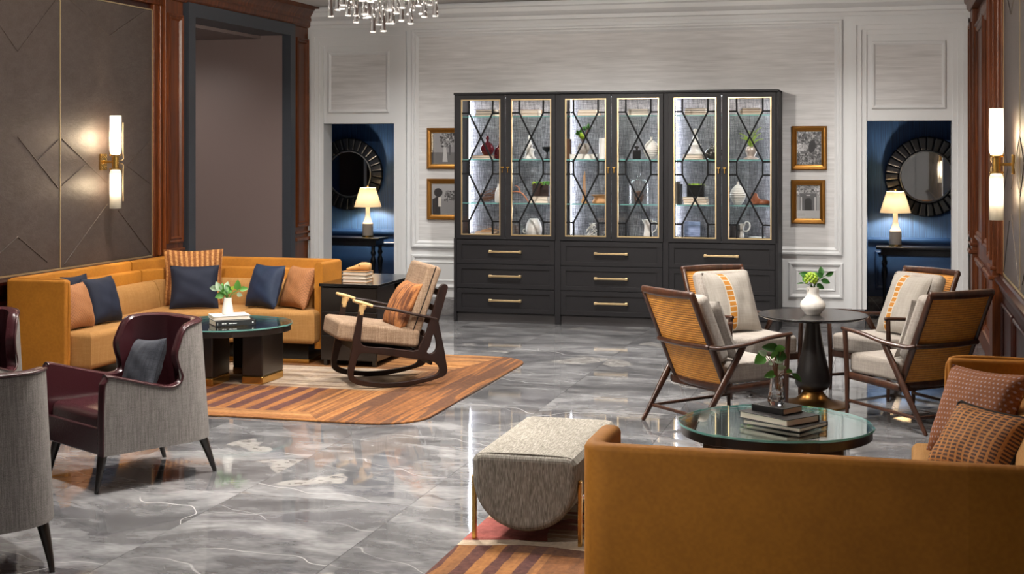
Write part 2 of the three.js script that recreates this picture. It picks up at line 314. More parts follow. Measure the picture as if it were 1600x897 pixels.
// ---- back wall with two doorways to the blue lobby behind it
const NL = [-6.341, -5.465], NR = [-0.282, 0.585], NH = 2.158;
const P_bolection = [[0, 0], [0.022, 0], [0.034, 0.012], [0.034, 0.03], [0.02, 0.042], [0.026, 0.06], [0.01, 0.085], [0, 0.085]];
const P_small = [[0, 0], [0.014, 0], [0.022, 0.01], [0.022, 0.022], [0.008, 0.04], [0, 0.04]];
{
  const w = setting('wall_back');
  const T = 0.28, z0 = ZB - T;
  mesh('wall_surface', [span(XL - 0.3, NL[0], 0, HC, z0, ZB), span(NL[1], NR[0], 0, HC, z0, ZB), span(NR[1], XR + 0.3, 0, HC, z0, ZB), span(NL[0], NL[1], NH, HC, z0, ZB), span(NR[0], NR[1], NH, HC, z0, ZB)], M.white, w);
  // centre field of silvery brushed paper in a wide moulding
  const fx0 = -5.255, fx1 = -0.505, fy0 = 0.75, fy1 = 3.215;
  mesh('wallpaper_field', span(fx0 + 0.05, fx1 - 0.05, fy0 + 0.05, fy1 - 0.05, ZB, ZB + 0.006), M.strie, w);
  mesh('panel_moulding', frameXY(fx0, fx1, fy0, fy1, P_bolection).translate(0, 0, ZB), M.white, w);
  // dado panels below, left and right of the cabinets
  for (const [a, b] of [[-5.255, -4.66], [-1.06, -0.5]]) {
    mesh('dado_moulding', frameXY(a, b, 0.3, 0.675, P_small).translate(0, 0, ZB), M.white, w);
    mesh('dado_moulding', frameXY(a + 0.075, b - 0.075, 0.375, 0.6, P_small.map(([o, d]) => [o * 0.6, d * 0.7])).translate(0, 0, ZB), M.white, w);
    mesh('dado_panel', span(a + 0.06, b - 0.06, 0.36, 0.615, ZB, ZB + 0.005), M.white, w);
  }
  mesh('dado_panel', span(-4.6, -1.1, 0.25, 0.7, ZB, ZB + 0.004), M.white, w);
  // doorway surrounds: stepped architrave up to the frieze and a papered panel over each opening
  for (const [n, s] of [[NL, 1], [NR, -1]]) {
    const a = n[0] - 0.13, b = n[1] + 0.155, top = 3.2;
    for (const [o, d] of [[0.05, 0], [0.035, 0.05], [0.02, 0.1]]) {
      mesh('architrave_step', [span(a + d, a + d + 0.05 - (d ? 0 : 0.0), 0.2, top - d, ZB, ZB + o), span(b - d - 0.05, b - d, 0.2, top - d, ZB, ZB + o), span(a + d + 0.05, b - d - 0.05, top - d - 0.05, top - d, ZB, ZB + o)], M.white, w);
    }
    mesh('over_door_moulding', frameXY(n[0] + 0.07, n[1] - 0.06, 2.28, 2.98, P_small).translate(0, 0, ZB), M.white, w);
    mesh('wallpaper_panel', span(n[0] + 0.105, n[1] - 0.095, 2.315, 2.945, ZB, ZB + 0.007), M.strie, w);
  }
  // marble skirting
  for (const [a, b] of [[XL, NL[0]], [NL[1], -4.58], [-1.13, NR[0]], [NR[1], XR]]) mesh('marble_skirting', span(a, b, 0, 0.2, ZB, ZB + 0.02, 0.003), M.marbleBase, w);
}
// crown moulding over the back wall
{
  const t = setting('trim_1');
  const prof = [[0, HC - 0.035], [0.13, HC - 0.035], [0.13, HC - 0.06], [0.11, HC - 0.075], [0.1, HC - 0.12], [0.06, HC - 0.16], [0.045, HC - 0.165], [0.045, HC - 0.205], [0.03, HC - 0.215], [0.02, HC - 0.25], [0, HC - 0.25]];   // stops short of the ceiling: a real slot above it
  mesh('crown_moulding', sweep([[XR + 0.1, ZB], [XL - 0.1, ZB]].reverse(), prof.map(([o, y]) => [-o, y]), false, 0.5), M.white, t);
}
// ---- blue lobby behind the two doorways
{
  const w = setting('wall_lobby');
  const zb = -16.62, zi = ZB - 0.28;
  const bays = [[-7.25, -5.44], [-0.275, 1.5]];
  for (const [a, b] of bays) {
    mesh('papered_wall', span(a, b, 0.86, 2.7, zb - 0.1, zb), M.blueWall, w);
    mesh('dado', span(a, b, 0, 0.86, zb - 0.1, zb), M.bluePaint, w);
    mesh('chair_rail', sweep([[a, zb], [b, zb]], [[0, 0.79], [-0.03, 0.79], [-0.05, 0.82], [-0.05, 0.835], [-0.02, 0.86], [0, 0.86]]), M.bluePaint, w);
    mesh('dado_moulding', frameXY(a + 0.08, b - 0.08, 0.26, 0.7, P_small).translate(0, 0, zb), M.bluePaint, w);
    mesh('marble_skirting', span(a, b, 0, 0.18, zb, zb + 0.02), M.marbleBase, w);
    mesh('side_wall', [span(a - 0.1, a, 0, 2.7, zb - 0.1, zi), span(b, b + 0.1, 0, 2.7, zb - 0.1, zi)], M.bluePaint, w);
    mesh('lobby_ceiling', span(a - 0.1, b + 0.1, 2.7, 2.8, zb - 0.1, zi), M.bluePaint, w);
    mesh('door_side_lining', span(a, b, 2.2, 2.7, zi - 0.03, zi - 0.001), M.bluePaint, w);
  }
}
// ---- side walls: mahogany frame, padded leather panels, pilasters and cornice; right is the mirror image of left
const SEAMS = [   // raised folds of the padding on one pair of panels: z, y -> z, y
  [-10.286, 3.098, -10.892, 2.849], [-10.892, 2.849, -11.48, 3.117], [-10.17, 1.944, -10.855, 1.569], [-10.52, 1.727, -10.17, 1.561], [-11.6, 1.945, -11.184, 1.715], [-11.184, 1.715, -11.6, 1.54],
  [-10.864, 1.383, -10.2, 0.91], [-11.031, 1.327, -11.6, 0.9], [-9.13, 2.97, -9.566, 2.622], [-9.566, 2.622, -10.08, 3.076], [-9.566, 1.954, -10.12, 1.539], [-10.12, 1.936, -9.842, 1.774],
  [-9.566, 1.175, -9.0, 0.9], [-9.566, 1.175, -9.96, 0.95], [-8.75, 1.95, -9.2, 1.62]];
const G_ring = lathe([[0.05, 0.0], [0.072, 0.0], [0.075, 0.006], [0.072, 0.01], [0.05, 0.012]], 32), G_lens = new THREE.CylinderGeometry(0.05, 0.05, 0.004, 24);
const M_lens = P({ color: 0xffffff, emissive: 0xffe9cf, emissiveIntensity: 4, roughness: 0.4 });
function sideWall(name, s, X0) {                         // s = +1: wall on the left, faces +x
  const w = setting(name), X = (d) => X0 + s * d;        // d = distance out from the panel plane
  const bx = (d0, d1, y0, y1, z0, z1, r) => span(X(d0), X(d1), y0, y1, z0, z1, r);
  const left = s > 0;
  const alc = left ? [-14.6, -12.13] : null;             // opening to the taupe passage, only on the left
  if (left) mesh('wall_core', [bx(-0.25, -0.012, 0, HC, alc[1] + 0.001, ZF), bx(-0.25, -0.012, 0, HC, ZB - 0.3, alc[0]), bx(-0.25, -0.012, 3.27, HC, alc[0], alc[1])], M.mahoganyDark, w);
  else mesh('wall_core', bx(-0.25, -0.012, 0, HC, ZB - 0.3, ZF), M.mahoganyDark, w);
  // padded panels with thin champagne trims
  const edge = -11.629, pitch = 1.483;
  for (let k = 0; k < 9; k++) {
    const z0 = edge + k * pitch, z1 = z0 + pitch;
    const p = mesh('leather_panel', bx(-0.012, 0.012, 0.885, 3.14, z0 + 0.006, z1 - 0.006, 0.006), M.leatherPanel, w);
    mesh('trim_strip', bx(-0.012, 0.016, 0.885, 3.14, z1 - 0.006, z1 + 0.006), M.champagne, w);
    for (const [a, b, c, d] of SEAMS) {                  // the fold pattern repeats every two panels
      const sh = Math.floor(k / 2) * 2 * pitch, m = (a + c) / 2 + sh;
      if (m > z0 && m < z1) mesh('fold', bar([X(0.0125), b, a + sh], [X(0.0125), d, c + sh], 0.011, 0.007, 0.003), M.leatherPanel, p);
    }
  }
  mesh('trim_strip', [bx(-0.012, 0.016, 0.885, 3.14, edge - 0.006, edge + 0.006), bx(-0.012, 0.016, 0.872, 0.885, edge, ZF), bx(-0.012, 0.016, 3.14, 3.15, edge, ZF)], M.champagne, w);
  // stile beside the panels, chair rail and wainscot
  mesh('stile', [bx(-0.012, 0.03, 0.87, 3.2, edge - 0.075, edge - 0.006, 0.008), bx(-0.012, 0.06, 0.87, 3.2, edge - 0.12, edge - 0.07, 0.015)], M.mahogany, w);
  const rail = [[0, 0.74], [0.03, 0.74], [0.04, 0.77], [0.05, 0.8], [0.075, 0.825], [0.075, 0.845], [0.04, 0.855], [0.03, 0.872], [0, 0.872]];
  const run = (z0, z1, prof, nm, mat) => mesh(nm, sweep(left ? [[X(0), z0], [X(0), z1]] : [[X(0), z1], [X(0), z0]], prof, false, 0.5), mat, w);
  run(edge - 0.12, ZF, rail, 'chair_rail', M.mahoganyDark);
  mesh('wainscot', bx(-0.012, 0.012, 0, 0.75, edge - 0.12, ZF), M.mahoganyDark, w);
  for (let k = 0; k < 12; k++) {
    const z0 = edge - 0.02 + k * 1.1;
    mesh('wainscot_moulding', frameXY(-0.5, 0.5, 0.2, 0.66, P_small).rotateY(s * Math.PI / 2).translate(X(0.012), 0, z0 + 0.5), M.mahoganyDark, w);
  }
  mesh('skirting', bx(0, 0.03, 0, 0.14, edge - 0.12, ZF, 0.006), M.mahoganyDark, w);
  // frieze and cornice
  mesh('frieze', bx(-0.012, 0.03, 3.2, 3.28, ZB, ZF, 0.006), M.mahogany, w);
  run(ZB, ZF, [[0, 3.26], [0.1, 3.26], [0.125, 3.29], [0.13, 3.33], [0.15, 3.345], [0.155, 3.38], [0.2, 3.44], [0.22, 3.45], [0.22, HC - 0.001], [0, HC - 0.001]], 'cornice', M.mahogany);
  // pilasters: a raised panel between mouldings
  const pil = (z0, z1) => {
    const h = frameXY(-(z1 - z0) / 2 + 0.02, (z1 - z0) / 2 - 0.02, 0.98, 3.13, [[0, 0], [0.02, 0], [0.025, 0.015], [0.012, 0.03], [0.02, 0.045], [0, 0.06]]).rotateY(s * Math.PI / 2).translate(X(0.09), 0, (z0 + z1) / 2);
    mesh('pilaster', bx(-0.012, 0.09, 0, 3.26, z0, z1, 0.01), M.mahogany, w);
    mesh('pilaster_moulding', h, M.mahogany, w);
    mesh('pilaster_base', [bx(0, 0.115, 0, 0.16, z0 - 0.01, z1 + 0.01, 0.01), bx(0, 0.12, 0.82, 0.86, z0 - 0.01, z1 + 0.01, 0.012), bx(0, 0.11, 0.9, 0.93, z0 - 0.01, z1 + 0.01, 0.01)], M.mahogany, w);
  };
  pil(-12.07, -11.74);
  pil(ZB + 0.02, -14.66);
  if (!left) {                                           // closed mahogany bay in place of the passage
    mesh('mahogany_bay', bx(-0.012, 0.04, 0, 3.2, -14.66, -12.07), M.mahogany, w);
    for (const [a, b] of [[-14.6, -13.4], [-13.34, -12.13]]) for (const [c, d] of [[0.2, 0.8], [0.98, 3.1]]) mesh('bay_moulding', frameXY(-(b - a) / 2, (b - a) / 2, c, d, P_bolection).rotateY(s * Math.PI / 2).translate(X(0.04), 0, (a + b) / 2), M.mahogany, w);
  } else {                                               // dark steel frame round the passage
    const fr = 0.13, [a, b] = alc;
    mesh('steel_frame', [bx(-0.25, 0.12, 0, 3.265, b - fr, b), bx(0.02, 0.12, 0, 3.265, a, a + fr), bx(-0.25, 0.12, 3.265 - fr, 3.265, a + fr, b - fr)], M.steel, w);
    mesh('passage_wall', span(X(-4.5), X(0.1), 0, 3.2, a + 0.01, a + fr - 0.005), M.taupe, w);
    { const t = thing('downlight', 'small recessed downlight inside the taupe passage', 'downlight', [X(-1.3), 3.088, -13.1]); share('trim_ring', G_ring, M.white, t); share('lens', G_lens, M_lens, t, [0, 0.008, 0]); const L = new THREE.SpotLight(WARM, 9, 0, 1.2, 1, 2); L.name = 'beam'; L.position.set(0, -0.012, 0); L.castShadow = true; L.shadow.radius = 3; L.target.position.set(0, -3, -0.9); L.target.name = 'aim'; t.add(L, L.target); }
    mesh('passage_end', span(X(-4.6), X(-4.5), 0, 3.2, a, b + 0.5), M.taupe, w);
    mesh('passage_near_wall', span(X(-4.5), X(-0.25), 0, 3.2, b - 0.02, b + 0.1), M.taupe, w);
    mesh('passage_ceiling', span(X(-4.6), X(-0.25), 3.1, 3.2, a, b), M.taupe, w);
    mesh('passage_floor', span(X(-4.6), X(-0.25), -0.03, 0, a, b), M.marbleBase, w);
  }
}
sideWall('wall_left', 1, XL);
sideWall('wall_right', -1, XR);
// wall behind the camera
{
  const w = setting('wall_front');
  mesh('wall_surface', span(XL - 0.3, XR + 0.3, 0, HC, ZF, ZF + 0.2), M.white, w);
  for (let k = 0; k < 4; k++) mesh('panel_moulding', frameXY(XL + 0.3 + k * 1.75, XL + 1.85 + k * 1.75, 0.3, 3.1, P_bolection).rotateY(Math.PI).translate(XL + XR, 0, ZF), M.white, w);
}

// ================================================================== LAMPS OF THE CEILING
DOWN.forEach(([x, z, cd, tx, tz, ang, where]) => {
  const t = thing('downlight', `small round recessed ceiling downlight ${where}`, 'downlight', [x, HC - 0.012, z], 0, 'recessed downlights of the ceiling');
  share('trim_ring', G_ring, M.white, t); share('lens', G_lens, M_lens, t, [0, 0.008, 0]);
  const L = new THREE.SpotLight(WARM, cd, 0, ang, 0.9, 2); L.position.set(0, -0.012, 0); L.castShadow = true; L.shadow.radius = 3; L.name = 'beam';
  L.target.position.set(tx - x, -HC, tz - z); L.target.name = 'aim'; t.add(L, L.target);
});

// ================================================================== DISPLAY CABINETS
const CZ = -14.51, CW = 1.154, CX = [-4.586, -3.432, -2.278], CD = 0.53;
const S0 = 0.925, S1 = 1.285, S2 = 1.755, S3 = 2.22;     // heights the things inside stand at, bottom to top
const BAY = ['left', 'middle', 'right'];
CX.forEach((x0, k) => {
  const t = thing('display_cabinet', ['black display cabinet standing next to the two gold frames half hidden behind it', 'black display cabinet in the middle of the row of three', 'black display cabinet behind the round table, nearest the fully visible gold frames'][k], 'cabinet', [x0, 0, CZ], 0, 'row of lit display cabinets');
  const z1 = -CD;
  mesh('carcass', [span(0, 0.03, 0, 2.47, z1, -0.02), span(CW - 0.03, CW, 0, 2.47, z1, -0.02), span(0.03, CW - 0.03, 2.43, 2.46, z1, -0.02), span(0.03, CW - 0.03, S0 - 0.035, S0 - 0.001, z1, -0.02), span(0.03, CW - 0.03, 0.1, S0 - 0.035, z1, -0.03),
    span(0, CW, 2.45, 2.473, z1, 0.012, 0.003), span(0, 0.03, 0, 0.9, -0.02, 0), span(CW - 0.03, CW, 0, 0.9, -0.02, 0)], M.black, t);
  mesh('back_panel', span(0.03, CW - 0.03, S0, 2.43, z1, z1 + 0.02), M.grass, t);
  mesh('plinth', span(0.03, CW - 0.03, 0, 0.1, z1 + 0.05, -0.045), M.blackIn, t);
  for (const y of [S1, S2, S3]) {
    const sh = mesh('glass_shelf', span(0.032, CW - 0.032, y - 0.012, y - 0.001, z1 + 0.022, -0.075), M.shelfGlass, t);
    mesh('shelf_edge', span(0.032, CW - 0.032, y - 0.012, y - 0.001, -0.075, -0.072), M.glassEdge, sh);
  }
  // light channels in the back corners and over the top
  for (const s of [0, 1]) {
    const xs = s ? CW - 0.03 : 0.03, d = s ? -1 : 1;
    mesh('light_post', span(xs, xs + d * 0.012, S0, 2.42, z1 + 0.1, z1 + 0.13), M.blackIn, t);
    mesh('light_strip', span(xs, xs + d * 0.006, S0 + 0.01, 2.42, z1 + 0.022, z1 + 0.075), M.led, t);
    const L = new THREE.RectAreaLight(0xeef3ff, 20, 0.045, 1.48); L.name = 'strip_glow'; L.position.set(xs + d * 0.008, 1.67, z1 + 0.05); t.add(L); L.rotation.y = s ? Math.PI / 2 : -Math.PI / 2;
  }
  mesh('light_strip', span(0.06, CW - 0.06, 2.424, 2.429, z1 + 0.14, z1 + 0.17), M.led, t);
  { const L = new THREE.RectAreaLight(0xfff4e4, 56, 1.0, 0.03); L.name = 'strip_glow'; L.position.set(CW / 2, 2.422, z1 + 0.155); L.rotation.x = -Math.PI / 2; t.add(L); }
  // two glazed doors
  for (const s of [0, 1]) {
    const a = s ? 0.582 : 0.028, b = s ? 1.128 : 0.574, g0 = s ? 0.645 : 0.085, g1 = g0 + 0.437, y0 = 0.895, y1 = 2.44, h0 = 0.94, h1 = 2.395;
    const d = sub('door', t, [0, 0, 0]);
    mesh('door_frame', extrude(shapeOf([[a, y0], [b, y0], [b, y1], [a, y1]], [[[g0, h0], [g1, h0], [g1, h1], [g0, h1]]]), 0.024, 0.002).translate(0, 0, -0.02), M.black, d);
    mesh('brass_bead', frameXY(g0 - 0.002, g1 + 0.002, h0 - 0.002, h1 + 0.002, [[-0.004, 0], [0.007, 0], [0.007, 0.011], [-0.004, 0.014]]), M.brassSoft, d);
    mesh('pane', span(g0, g1, h0, h1, -0.013, -0.011), M.pane, d);
    const H = h1 - h0, Y = [0, 0.099, 0.282, 0.454, 0.548, 0.723, 0.9, 1].map(q => h1 - q * H), xa = g0 + 0.2 * 0.437, xb = g0 + 0.805 * 0.437, w = 0.0165;
    const br = (x, y, X, Yy) => bar([x, y, -0.004], [X, Yy, -0.004], w, w);
    const lat = [];
    for (const x of [xa, xb]) lat.push(br(x, Y[0], x, Y[1]), br(x, Y[3], x, Y[4]), br(x, Y[6], x, Y[7]));
    for (const q of [1, 3, 4, 6]) lat.push(br(g0, Y[q], xa, Y[q]), br(xb, Y[q], g1, Y[q]));
    for (const [p, q] of [[1, 3], [4, 6]]) lat.push(br(xa, Y[p], xb, Y[q]), br(xb, Y[p], xa, Y[q]));
    mesh('glazing_bars', lat, M.bars, d);
    const hx = s ? 0.61 : 0.548;
    mesh('handle', [box(0.034, 0.014, 0.012, hx, 1.668, 0.016, 0.003), box(0.01, 0.052, 0.012, hx, 1.636, 0.018, 0.003), box(0.012, 0.012, 0.02, hx, 1.668, 0.01)], M.brass, d);
  }
  mesh('keyhole', new THREE.CylinderGeometry(0.007, 0.007, 0.006, 14).rotateX(Math.PI / 2).translate(0.578, 0.908, 0.006), M.steel, t);
  // three drawers
  for (let i = 0; i < 3; i++) {
    const y1 = 0.886 - i * 0.262, y0 = y1 - 0.256, d = sub('drawer', t);
    mesh('drawer_front', [extrude(shapeOf([[0.034, y0], [CW - 0.034, y0], [CW - 0.034, y1], [0.034, y1]], [[[0.09, y0 + 0.045], [CW - 0.09, y0 + 0.045], [CW - 0.09, y1 - 0.05], [0.09, y1 - 0.05]]]), 0.022, 0.002).translate(0, 0, -0.02), span(0.08, CW - 0.08, y0 + 0.04, y1 - 0.045, -0.022, -0.008)], M.black, d);
    const hy = (y0 + y1) / 2 + 0.004;
    mesh('handle', [box(0.36, 0.022, 0.014, CW / 2, hy, 0.024, 0.004), box(0.03, 0.03, 0.03, CW / 2 - 0.165, hy, 0.007, 0.004), box(0.03, 0.03, 0.03, CW / 2 + 0.165, hy, 0.007, 0.004)], M.brassSoft, d);
  }
});

// ------------------------------------------------------------------ books
const coverMats = { dark: P({ color: 0x191615, roughness: 0.42 }), grey: P({ color: 0x77716c, roughness: 0.6 }), cream: P({ color: 0xd9d0c0, roughness: 0.6 }), white: P({ color: 0xe8e6e2, roughness: 0.5 }), tan: P({ color: 0xa87e50, roughness: 0.6 }), brown: P({ color: 0x5e3f28, roughness: 0.55 }), sage: P({ color: 0x8f947f, roughness: 0.6 }), black: P({ color: 0x0d0d0f, roughness: 0.36 }) };
function book(label, group, pos, [w, h, d], cover, turn = 0, pages = M.paper) {   // lies flat, spine at -z (turned away)
  const t = thing('book', label, 'book', pos, turn, group), c = 0.0035;
  mesh('cover', [box(w, c, d, 0, c / 2, 0, 0.0012), box(w, c, d, 0, h - c / 2, 0, 0.0012), box(w, h, c, 0, h / 2, -d / 2 + c / 2, 0.0012)], coverMats[cover], t);
  mesh('pages', box(w - 0.012, h - 2 * c, d - 0.01, 0, h / 2, -0.0015), pages, t);
  return t;
}
const ORD = { 2: ['upper', 'lower'], 3: ['top', 'middle', 'bottom'], 1: ['only'] };
function stack(where, x, y, z, w, d, list, turnAmp = 0.05) {       // list bottom to top: [cover, thickness, width factor]
  let h = y; const n = list.length;
  list.forEach(([c, th, f = 1], i) => { book(`${({ dark: 'dark', grey: 'grey', cream: 'cream', white: 'white', tan: 'tan', brown: 'brown', sage: 'sage', black: 'black' })[c]} book, ${ORD[n][n - 1 - i]} of the pile ${where}`, 'books in the display cabinets', [x + rr(-0.006, 0.006), h, z], [w * f, th, d], c, rr(-turnAmp, turnAmp)); h += th; });
  return h;
}
const CM = CZ - 0.25;                                    // middle of the shelves, front to back
stack('on the top shelf, leftmost door', -4.277, S3, CM, 0.235, 0.17, [['sage', 0.026], ['dark', 0.026, 0.97], ['grey', 0.022, 0.95]]);
stack('on the top shelf, second door', -3.79, S3, CM, 0.22, 0.17, [['cream', 0.028], ['tan', 0.042, 0.96]]);
stack('on the top shelf, third door', -3.15, S3, CM, 0.22, 0.17, [['tan', 0.034], ['cream', 0.03, 0.92]]);
stack('on the top shelf, fourth door', -2.6, S3, CM, 0.227, 0.17, [['cream', 0.026], ['dark', 0.022], ['grey', 0.02, 0.98]]);
stack('on the top shelf, fifth door', -1.99, S3, CM, 0.225, 0.17, [['tan', 0.026], ['dark', 0.024, 0.98], ['black', 0.022, 0.96]]);
stack('on the top shelf, rightmost door', -1.427, S3, CM, 0.23, 0.17, [['tan', 0.028], ['tan', 0.024, 0.95], ['brown', 0.018, 0.8]]);
stack('under the round burgundy bottle', -4.31, S2, CM, 0.245, 0.19, [['brown', 0.02], ['tan', 0.02, 0.98]]);
stack('on the floor of the far left cabinet', -4.29, S0, CM, 0.24, 0.18, [['brown', 0.018], ['tan', 0.02, 0.9]]);
stack('under the moss planter', -3.685, S1, CM, 0.21, 0.17, [['cream', 0.034], ['cream', 0.034, 0.97]]);
stack('under the white sculpted bottle', -2.024, S2, CM, 0.22, 0.17, [['tan', 0.026], ['cream', 0.024, 0.94]]);
stack('under the planter of yellow green succulents', -2.001, S1, CM, 0.25, 0.18, [['cream', 0.026], ['tan', 0.026], ['cream', 0.024, 0.97]]);
[['cream', 0.026, 0.235], ['grey', 0.016, 0.235], ['dark', 0.018, 0.21]].forEach(([c, th, h], i) => {
  const t = thing('book', ['cream upright book at the far left of the right cabinet', 'thin grey upright book between cream and dark ones', 'dark upright book beside the pile with succulents'][i], 'book', [-2.205 + [0, 0.024, 0.043][i], S1, CM], 0, 'books in the display cabinets');
  mesh('cover', [box(0.003, h, 0.17, -th / 2, h / 2, 0), box(0.003, h, 0.17, th / 2, h / 2, 0), box(th, h, 0.004, 0, h / 2, 0.084, 0.001)], coverMats[c], t); mesh('pages', box(th - 0.004, h - 0.01, 0.16, 0, h / 2, -0.002), M.paper, t);
});

// ------------------------------------------------------------------ vases, plants and curios on the shelves
const one = (name, label, cat, pos, gs, mat, turn = 0, group) => { const m = mesh(name, gs, mat); m.position.set(...pos); m.rotation.y = turn; return tag(m, label, cat, group); };
const leafGeo = (l, w, curl = 0.25, n = 6) => {          // a leaf that lies along +y, curls back in z
  const pos = [], idx = [], uv = [];
  for (let i = 0; i <= n; i++) { const t = i / n, ww = w * Math.pow(Math.sin(Math.PI * Math.pow(t, 0.75)), 0.8) * 0.5 + 0.0004, z = -curl * l * t * t; for (const s of [-1, 0, 1]) { pos.push(s * ww, l * t, z + Math.abs(s) * ww * 0.35); uv.push(s * 0.5 + 0.5, t); } }
  for (let i = 0; i < n; i++) for (let j = 0; j < 2; j++) { const a = i * 3 + j, b = a + 1, c = a + 3, d = a + 4; idx.push(a, b, d, a, d, c); }
  const g = new THREE.BufferGeometry(); g.setAttribute('position', new THREE.Float32BufferAttribute(pos, 3)); g.setAttribute('uv', new THREE.Float32BufferAttribute(uv, 2)); g.setIndex(idx); g.computeVertexNormals(); return g;
};
function leafAt(parent, g, mat, p, yaw, pitch, roll = 0, s = 1, name = 'leaf') {   // pitch 0 = upright, 90 = level
  const m = share(name, g, mat, parent, p); m.rotation.order = 'YXZ'; m.rotation.set(pitch, yaw, roll); m.scale.setScalar(s); m.material = mat; return m;
}
{
  // round burgundy flask with stopper, and its tall companion
  const fl = thing('glass_flask', 'round dark burgundy glass bottle with a stopper on two flat books', 'bottle', [-4.28, S2 + 0.04, CM]);
  mesh('body', latheS([[0.001, 0.0], [0.035, 0.0], [0.07, 0.045], [0.074, 0.08], [0.05, 0.13], [0.018, 0.15], [0.014, 0.165], [0.018, 0.17]]), M.wineGlass, fl); mesh('stopper', latheS([[0.001, 0.168], [0.014, 0.17], [0.02, 0.188], [0.011, 0.21], [0.001, 0.218]]), M.wineGlass, fl);
  one('glass_carafe', 'tall burgundy glass bottle half hidden by the cabinet door stile', 'bottle', [-4.145, S2, CM - 0.02], latheS([[0.001, 0], [0.05, 0], [0.062, 0.05], [0.05, 0.11], [0.018, 0.16], [0.014, 0.23], [0.02, 0.235]]), M.wineGlass);
  const tw = thing('twig_bundle', 'bundle of thin brown twigs lying on a glass shelf', 'twigs', [-4.25, S1, CM]);
  for (let i = 0; i < 26; i++) { const y0 = rr(0.006, 0.1), a = rr(-0.3, 0.45); mesh('twig', tube([[-0.13 + rr(0, 0.06), y0, rr(-0.05, 0.05)], [rr(-0.03, 0.03), y0 + 0.04 * a + rr(0, 0.03), rr(-0.05, 0.05)], [0.12 + rr(-0.05, 0.02), y0 + 0.14 * Math.abs(a) + rr(0, 0.07), rr(-0.05, 0.05)]], rr(0.0018, 0.004), 8, 5), M.twig, tw); }
  one('ceramic_bottle', 'narrow white ceramic bottle beside the twig bundle', 'bottle', [-4.135, S1, CM + 0.05], latheS([[0.001, 0], [0.04, 0], [0.046, 0.06], [0.036, 0.13], [0.016, 0.175], [0.018, 0.2], [0.01, 0.2]]), M.porcelain);
  one('folding_rule', 'wooden folding slats in a zigzag on books, lowest shelf', 'slats', [-4.25, S0 + 0.038, CM + 0.02], [bar([-0.09, 0.012, 0], [0.02, 0.04, 0.02], 0.02, 0.006, 0.002), bar([0.02, 0.04, 0.02], [0.13, 0.006, 0.0], 0.02, 0.006, 0.002), bar([-0.1, 0.006, -0.03], [0.06, 0.022, -0.03], 0.02, 0.008, 0.002)], M.woodTan);
  one('turned_finial', 'white bell shaped turned finial behind the second glass door', 'ornament', [-3.803, S2, CM], lathe([[0.001, 0], [0.072, 0], [0.074, 0.012], [0.055, 0.03], [0.046, 0.07], [0.05, 0.082], [0.062, 0.1], [0.064, 0.11], [0.035, 0.116], [0.032, 0.14], [0.04, 0.15], [0.028, 0.165], [0.02, 0.19], [0.014, 0.215], [0.02, 0.225], [0.018, 0.24], [0.008, 0.262], [0.001, 0.27]]), M.porcelain);
  one('footed_bowl', 'small dark footed bowl beside the white finial', 'bowl', [-3.62, S2, CM - 0.06], lathe([[0.001, 0], [0.04, 0], [0.04, 0.006], [0.012, 0.016], [0.01, 0.07], [0.03, 0.085], [0.055, 0.11], [0.06, 0.135], [0.054, 0.135], [0.048, 0.112], [0.001, 0.09]]), M.blackBlue);
  const co = thing('coral_branch', 'bent copper coloured coral branch leaning on a glass shelf', 'branch', [-3.91, S1, CM]);
  mesh('stem', limb([[0.1, 0.006, 0.02], [0.05, 0.07, 0], [-0.01, 0.11, -0.02], [-0.1, 0.115, 0]], [[0.007, 0.007], [0.009, 0.009], [0.006, 0.006]], 20, 7), M.coral, co); mesh('offshoot', limb([[0.0, 0.105, -0.02], [-0.02, 0.16, -0.01], [-0.06, 0.19, 0.02]], [[0.007, 0.007], [0.004, 0.004]], 14, 7), M.coral, co);
  // planters
  const planter = (label, x, w, mat, h = 0.14) => { const p = thing('planter_box', label, 'planter', [x, 0, CM]); mesh('box', [span(-w / 2, w / 2, 0, h, -0.05, -0.046), span(-w / 2, w / 2, 0, h, 0.046, 0.05), span(-w / 2, -w / 2 + 0.005, 0, h, -0.046, 0.046), span(w / 2 - 0.005, w / 2, 0, h, -0.046, 0.046), span(-w / 2, w / 2, 0, 0.006, -0.046, 0.046)], mat, p); mesh('soil', span(-w / 2 + 0.005, w / 2 - 0.005, 0.006, h - 0.02, -0.046, 0.046), M.twig, p); return p; };
  const bark = P({ map: again(T_walnut, 0.1, 0.4), color: 0xb0a090, roughness: 0.6 });
  const pa = planter('dark wooden planter box of bright green moss', -3.67, 0.18, bark); pa.position.y = S1 + 0.068;
  { const ms = thing('moss', 'cushion of bright green moss in the dark wooden planter', 'moss', [-3.67, S1 + 0.19, CM]); for (let i = 0; i < 22; i++) { const g = new THREE.IcosahedronGeometry(0.022, 2), p = g.attributes.position; for (let k = 0; k < p.count; k++) { const q = 1 + 0.25 * Math.sin(p.getX(k) * 310 + i) * Math.sin(p.getY(k) * 290) ; p.setXYZ(k, p.getX(k) * q, p.getY(k) * q, p.getZ(k) * q); } g.computeVertexNormals(); mesh('tuft', g.translate(rr(-0.085, 0.085), rr(0.004, 0.022), rr(-0.04, 0.045)), i % 3 ? M.leaf : M.leafLime, ms); } }
  const pb = planter('black planter box of yellow green succulents on three books', -1.997, 0.18, M.blackGloss, 0.125); pb.position.y = S1 + 0.076;
